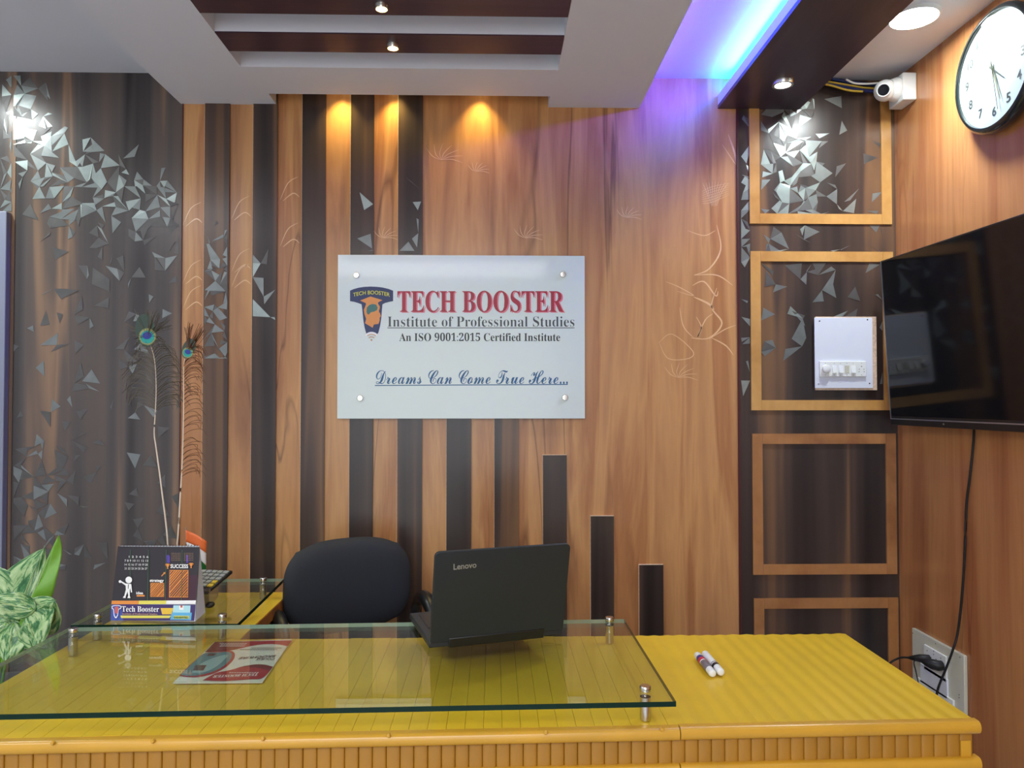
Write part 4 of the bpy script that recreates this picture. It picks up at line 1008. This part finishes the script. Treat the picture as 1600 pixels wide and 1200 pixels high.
# ================================================================== items behind the calendar
# feather holder
vx, vy = -0.935, 2.20
hv = MB().lathe([(0, .0005), (.030, .0005), (.034, .01), (.030, .06), (.024, .09), (.028, .11), (.025, .11), (.021, .09), (.026, .06), (.028, .015), (0, .012)], (vx, vy, ZG), seg=24).build('vase', plain('ceramic_vase', srgb(70, 60, 54), .3))
tag(hv, 'small dark vase behind the calendar holding the peacock feathers', 'vase')
ink('f_tan', 150, 150, 96); ink('f_teal', 8, 150, 140); ink('f_blue', 30, 44, 140); ink('f_green', 46, 66, 54); ink('f_shaft', 224, 208, 186); ink('f_barb', 84, 76, 56); ink('f_barb2', 96, 58, 34); ink('f_bronze', 110, 120, 70)
def feather(Y, shaft, eye, er, ev, label, barb_n, side_len, tips, start, seed_, barbmat, one_side=False):
    rnd = random.Random(seed_)
    P = [onY(x, y, Y) for x, y in shaft]; P[0] = Vector((vx + (-.006 if seed_ == 1 else .008), vy, ZG + .02))
    e = empty('peacock_feather', P[0], label, 'feather', 'peacock feathers in the vase')
    S_ = smooth_pts(P, 8); n = len(S_)
    MB().tube(S_, .002, 6, radii=[.0026 - .002 * i / n for i in range(n)]).build('shaft', M['f_shaft'], e)
    # eye: nested ovals
    C = onY(eye[0], eye[1], Y - .004); k = Y / F
    an = ev
    def oval(rx, ry, dx, dy, off):
        pts = []
        for i in range(28):
            t = 2 * math.pi * i / 28; x, z = rx * math.cos(t) + dx, ry * math.sin(t) + dy
            xr = x * math.cos(an) - z * math.sin(an); zr = x * math.sin(an) + z * math.cos(an)
            pts.append(C + Vector((xr * k, off, zr * k)))
        return pts
    mb = MB()
    for rx, ry, dx, dy, mi in ((er * 1.15, er * 1.9, -er * .15, er * .75, 0), (er * 1.0, er * 1.0, 0, 0, 1), (er * .92, er * .92, 0, 0, 2), (er * .78, er * .75, 0, -er * .05, 3), (er * .52, er * .42, 0, er * .12, 4)):
        o = -.0006 * mi; a = [mb.bm.verts.new(p) for p in oval(rx, ry, dx, dy, o)]; b = [mb.bm.verts.new(p) for p in oval(rx, ry, dx, dy, o + .0005)]
        fs = [mb.bm.faces.new(a), mb.bm.faces.new(b[::-1])] + [mb.bm.faces.new((a[i], b[i], b[(i + 1) % 28], a[(i + 1) % 28])) for i in range(28)]
        for f in fs: f.material_index = mi
    mb.build('eye', [M['f_green'], M['f_bronze'], M['f_tan'], M['f_teal'], M['f_blue']], e)
    mb = MB()
    for i in range(barb_n):
        t = start + (1 - start) * i / barb_n; p = S_[min(n - 1, int(t * (n - 1)))]
        for s in ((1,) if one_side else (-1, 1)):
            L = side_len(t) * rnd.uniform(.7, 1.15) * k
            if rnd.random() < .12: continue
            up = .55 + .9 * t + rnd.uniform(-.15, .25)
            q1 = p + Vector((s * L * .35, rnd.uniform(-.01, .01), L * .25 * up)); q2 = p + Vector((s * L * .8, rnd.uniform(-.015, .015), L * (.25 * up + .05))); q3 = p + Vector((s * L, rnd.uniform(-.02, .02), L * (.12 * up - .12)))
            mb.tube(smooth_pts([p, q1, q2, q3], 4), .0007, 3, caps=False)
    for (x, y) in tips:
        q3 = onY(x + rnd.uniform(-2, 2), y, Y + rnd.uniform(-.012, .012)); m1 = C.lerp(q3, .5) + Vector((rnd.uniform(-.006, .006), 0, rnd.uniform(0, .004)))
        for w_ in range(6):
            j = Vector((rnd.uniform(-.006, .006), rnd.uniform(-.004, .004), rnd.uniform(-.006, .006)))
            mb.tube(smooth_pts([C + j * .6, m1 + j, q3 + j * 1.4], 4), .0006, 3, caps=False)
    b = mb.build('barbs', barbmat, e); b['kind'] = 'stuff'
feather(2.22, [(264, 905), (262, 850), (252, 760), (244, 700), (241, 676), (243, 640), (244, 600), (241, 560), (232, 530)], (230.5, 526), 13.5, R(8), 'taller peacock feather with a round teal eye, leaning left',
        70, lambda t: 20 + 26 * math.sin(math.pi * min(1, (t - .55) / .45 + .12)), [(196, 508), (214, 488), (226, 486), (236, 488), (248, 492), (262, 500), (266, 512), (254, 506), (205, 520), (242, 486)], .62, 1, M['f_barb'])
feather(2.19, [(276, 905), (277, 850), (282, 770), (285, 720), (287, 640), (287, 590), (288, 565), (293, 550)], (293.5, 551), 8.5, R(-22), 'shorter peacock feather with a small blue eye, upright beside the vase edge',
        84, lambda t: 34 - 8 * t, [(300, 506), (308, 510), (320, 516), (312, 520), (297, 508), (304, 528), (318, 512), (290, 512)], .36, 2, M['f_barb2'], True)

# table flag
fl = empty('table_flag', (-.94, 2.30, ZG), 'small orange, white and green flag on a stand behind the calendar', 'flag')
YF = 2.30; base = onY(291, 905, YF)
MB().lathe([(0, .0005), (.022, .0005), (.020, .006), (.004, .010), (0, .010)], (base.x, YF, ZG), seg=20).build('stand', M['white'], fl)
topf = onY(290.5, 824, YF)
MB().tube([(base.x, YF, ZG + .008), topf], .0016, 8).build('pole', M['silver'], fl)
rows = [((290, 828), (323, 846)), ((290, 846), (322, 864)), ((296, 862), (322, 884)), ((300, 880), (321, 904))]
cols = ('flag_orange', 'flag_white', 'flag_green'); ink('flag_orange', 238, 118, 60); ink('flag_white', 236, 236, 240); ink('flag_green', 26, 110, 54)
for r_ in range(3):
    mb = MB(); g = {}
    for j in range(5):
        for i in range(11):
            t = i / 10; s = (r_ + j / 4); a0 = Vector(rows[r_][0]).lerp(Vector(rows[r_ + 1][0]), j / 4); b0 = Vector(rows[r_][1]).lerp(Vector(rows[r_ + 1][1]), j / 4)
            p = a0.lerp(b0, t); g[i, j] = mb.bm.verts.new(onY(p.x, p.y - 1.6 * math.sin(t * 3.1), YF + .006 * math.sin(t * 6.5 + r_ * .3) - .002))
    for j in range(4):
        for i in range(10):
            f = mb.bm.faces.new((g[i, j], g[i + 1, j], g[i + 1, j + 1], g[i, j + 1])); f.smooth = True
    o = mb.build('stripe', M[cols[r_]], fl); md = o.modifiers.new('thick', 'SOLIDIFY'); md.thickness = .0006

# clear tray with calculator and red tape dispenser
tr = empty('clear_tray', (-.84, 2.20, ZG), 'clear plastic tray behind the calendar holding a calculator', 'tray')
gp = glass_mat('clear_plastic', (.80, .80, .74, 1), .10, .08)
def obox(mb, a0, a1, b0, b1, z0, z1, o, an, mi=0, pitch=0.0):
    mt = Matrix.Translation(o) @ Matrix.Rotation(an, 4, 'Z') @ Matrix.Rotation(pitch, 4, 'X'); mb.box(a0, a1, b0, b1, z0, z1, mi=mi, mtx=mt)
to = Vector((-.845, 2.17, ZG + .0005)); ta = R(8)
for b in ((-.05, .05, -.06, .06, 0, .003), (-.05, .05, -.06, -.058, .003, .05), (-.05, .05, .058, .06, .003, .05), (-.05, -.048, -.058, .058, .003, .05), (.048, .05, -.058, .058, .003, .05)):
    mb = MB(); obox(mb, *b, to, ta); mb.build('tray_wall', gp, tr)
ca_ = empty('calculator', to + Vector((.01, .03, .05)), 'black calculator with grey keys leaning in the clear tray', 'calculator')
cm = Matrix.Translation(to + Vector((.012, .02, .046))) @ Matrix.Rotation(R(-12), 4, 'Z') @ Matrix.Rotation(R(14), 4, 'X')
MB().box(-.045, .052, -.055, .075, 0, .010, mtx=cm).build('body', M['black'], ca_, bevel=.003)
ink('key_grey', 150, 156, 152); ink('key_yellow', 206, 180, 60)
for i in range(5):
    for j in range(5):
        MB().box(-.038 + i * .018, -.024 + i * .018, -.03 + j * .020, -.016 + j * .020, .0102, .0135, mtx=cm).build('key', M['key_yellow'] if (i == 4 and j in (0, 1)) else M['key_grey'], ca_)
td = MB().box(-.012, .012, -.045, .02, 0, .030, mtx=Matrix.Translation(to + Vector((.024, -.055, .030))) @ Matrix.Rotation(R(-30), 4, 'Z') @ Matrix.Rotation(R(22), 4, 'X')).build('red_box', plain('red_card', srgb(196, 48, 70), .4), None, bevel=.003)
td.name = 'card_box'; tag(td, 'small crimson red box in the clear tray beside the calculator', 'box')
MB().box(-.0122, .0122, -.0452, -.040, .002, .028).bm.free()
bp_ = onZ(324, 953, ZG)
tag(MB().ball((bp_.x, bp_.y + .02, ZG + .0085), .012, 16, sc=(1.0, 1.5, .7)).build('rounded_item', M['black']), 'small black rounded object on the glass by the calendar\'s right foot', 'desk item')  # kind of object unknown, a plain rounded lump stands for it

# ================================================================== plant
M['leaf'], t, b = new_mat('variegated_leaf'); L = t.links
g = t.nodes.new('ShaderNodeTexCoord'); mp = t.nodes.new('ShaderNodeMapping'); mp.inputs['Scale'].default_value = (1.6, 4.0, 1); L.new(g.outputs['UV'], mp.inputs['Vector'])
mp.inputs['Rotation'].default_value = (0, 0, R(20))
n1 = t.nodes.new('ShaderNodeTexNoise'); n1.inputs['Scale'].default_value = 2.2; n1.inputs['Detail'].default_value = 6; n1.inputs['Roughness'].default_value = .7; n1.inputs['Distortion'].default_value = .8
L.new(mp.outputs[0], n1.inputs['Vector'])
r = t.nodes.new('ShaderNodeValToRGB'); e = r.color_ramp.elements; e.new(.5); e.new(.6)
for k_, (p_, c_) in enumerate(((.34, srgb(30, 84, 44)), (.46, srgb(62, 118, 64)), (.53, srgb(150, 180, 122)), (.70, srgb(190, 208, 158)))): e[k_].position = p_; e[k_].color = c_
L.new(n1.outputs['Fac'], r.inputs['Fac']); L.new(r.outputs[0], b.inputs['Base Color']); b.inputs['Roughness'].default_value = .35; b.inputs['Subsurface Weight'].default_value = .0
M['leaf_fresh'] = plain('fresh_leaf_back', srgb(112, 168, 52), .4, noise=.15, nscale=20)
pl = empty('potted_plant', (-1.34, 2.06, 0), 'leafy variegated plant in a tall pot at the left end of the desk', 'plant')
MB().lathe([(0, 0), (.11, 0), (.15, .30), (.155, .60), (.165, .605), (.165, .63), (.148, .63), (.142, .60), (0, .60)], (-1.34, 2.06, 0), seg=32).build('pot', plain('plant_pot', srgb(92, 90, 92), .5), pl)
MB().lathe([(0, .612), (.142, .606)], (-1.34, 2.06, 0), seg=24).build('soil', plain('potting_soil', srgb(50, 38, 28), .9, noise=.3, nscale=80), pl)
root = Vector((-1.34, 2.06, .60))
def leaf(bpx, tpx, width, Yb, Yt, fold, droop, mat, wl=1.0, wr=1.0, twist=0.0, wpos=.38):
    B_ = onY(bpx[0], bpx[1], Yb); T = onY(tpx[0], tpx[1], Yt); ax = T - B_; L_ = ax.length; ax.normalize()
    sd = ax.cross(Vector((0, 1, 0))); sd.normalize(); sd = (Matrix.Rotation(twist, 3, ax) @ sd); nn = ax.cross(sd)
    if nn.y > 0: nn = -nn
    me = bpy.data.meshes.new('leaf'); bm = bmesh.new(); uv = bm.loops.layers.uv.new('UVMap'); nu, nv = 18, 12; gv = {}
    for i in range(nu + 1):
        t_ = i / nu
        wv = width * (math.sin(math.pi * min(1, t_ ** (math.log(.5) / math.log(wpos)))) ** .75) * (1 if t_ < 1 else 0)
        for j in range(nv + 1):
            s = -1 + 2 * j / nv; ws = wl if s < 0 else wr
            p = B_ + ax * (t_ * L_ - .10 * L_ * abs(s) * (1 - t_)) + sd * (s * wv * ws) + nn * (-fold * abs(s) * wv + droop * math.sin(math.pi * t_) * L_ * .3 + .004 * math.sin(9 * t_ + 3 * s)) + Vector((0, 0, -droop * (t_ ** 2) * L_ * .35))
            gv[i, j] = (bm.verts.new(p), (t_, s))
    for i in range(nu):
        for j in range(nv):
            q4 = [gv[i, j], gv[i + 1, j], gv[i + 1, j + 1], gv[i, j + 1]]
            try: f = bm.faces.new([v[0] for v in q4])
            except ValueError: continue
            f.smooth = True
            for lp, v in zip(f.loops, q4): lp[uv].uv = (v[1][0] * 1.0 + abs(v[1][1]) * .35, v[1][1] * .5 + .5)
    bm.to_mesh(me); bm.free(); o = link('leaf', me, mat, pl)
    md = o.modifiers.new('thick', 'SOLIDIFY'); md.thickness = .0008
    MB().tube([B_ + ax * .002, B_ + ax * (L_ * .45) + nn * (droop * L_ * .3 + .001) , T], .0016, 6, radii=[.0022, .0014, .0003]).build('midrib', plain('leaf_rib', srgb(150, 176, 116), .45), o)
    MB().tube(smooth_pts([root + Vector((random.uniform(-.03, .03), random.uniform(-.03, .03), 0)), root.lerp(B_, .55) + Vector((0, 0, .03)), B_], 5), .0035, 8).build('stem', M['leaf_fresh'], pl)
leaf((26, 968), (70, 852), .080, 2.10, 2.16, .18, .10, M['leaf'], .35, 1.25, R(-8), .40)
leaf((45, 950), (92, 836), .036, 2.04, 2.08, .75, .04, M['leaf_fresh'], .9, .8, R(-18), .34)
leaf((30, 966), (86, 938), .064, 2.00, 1.97, .30, .06, M['leaf'], 1.25, .5, R(8), .45)
leaf((42, 958), (58, 1012), .072, 1.98, 1.94, .28, .12, M['leaf'], 1.0, .9, R(8), .36)
leaf((48, 952), (-24, 936), .034, 1.97, 1.95, .3, .12, M['leaf'], 1.0, 1.0, R(20), .42)
leaf((22, 975), (10, 1034), .046, 1.99, 1.95, .3, .10, M['leaf'], 1.0, 1.0, R(0), .42)
leaf((10, 975), (-45, 1010), .05, 2.0, 1.98, .3, .10, M['leaf'], 1.0, 1.0, R(0), .42)
leaf((14, 968), (-40, 880), .075, 2.12, 2.14, .3, .10, M['leaf'], 1.0, 1.0, R(0), .42)
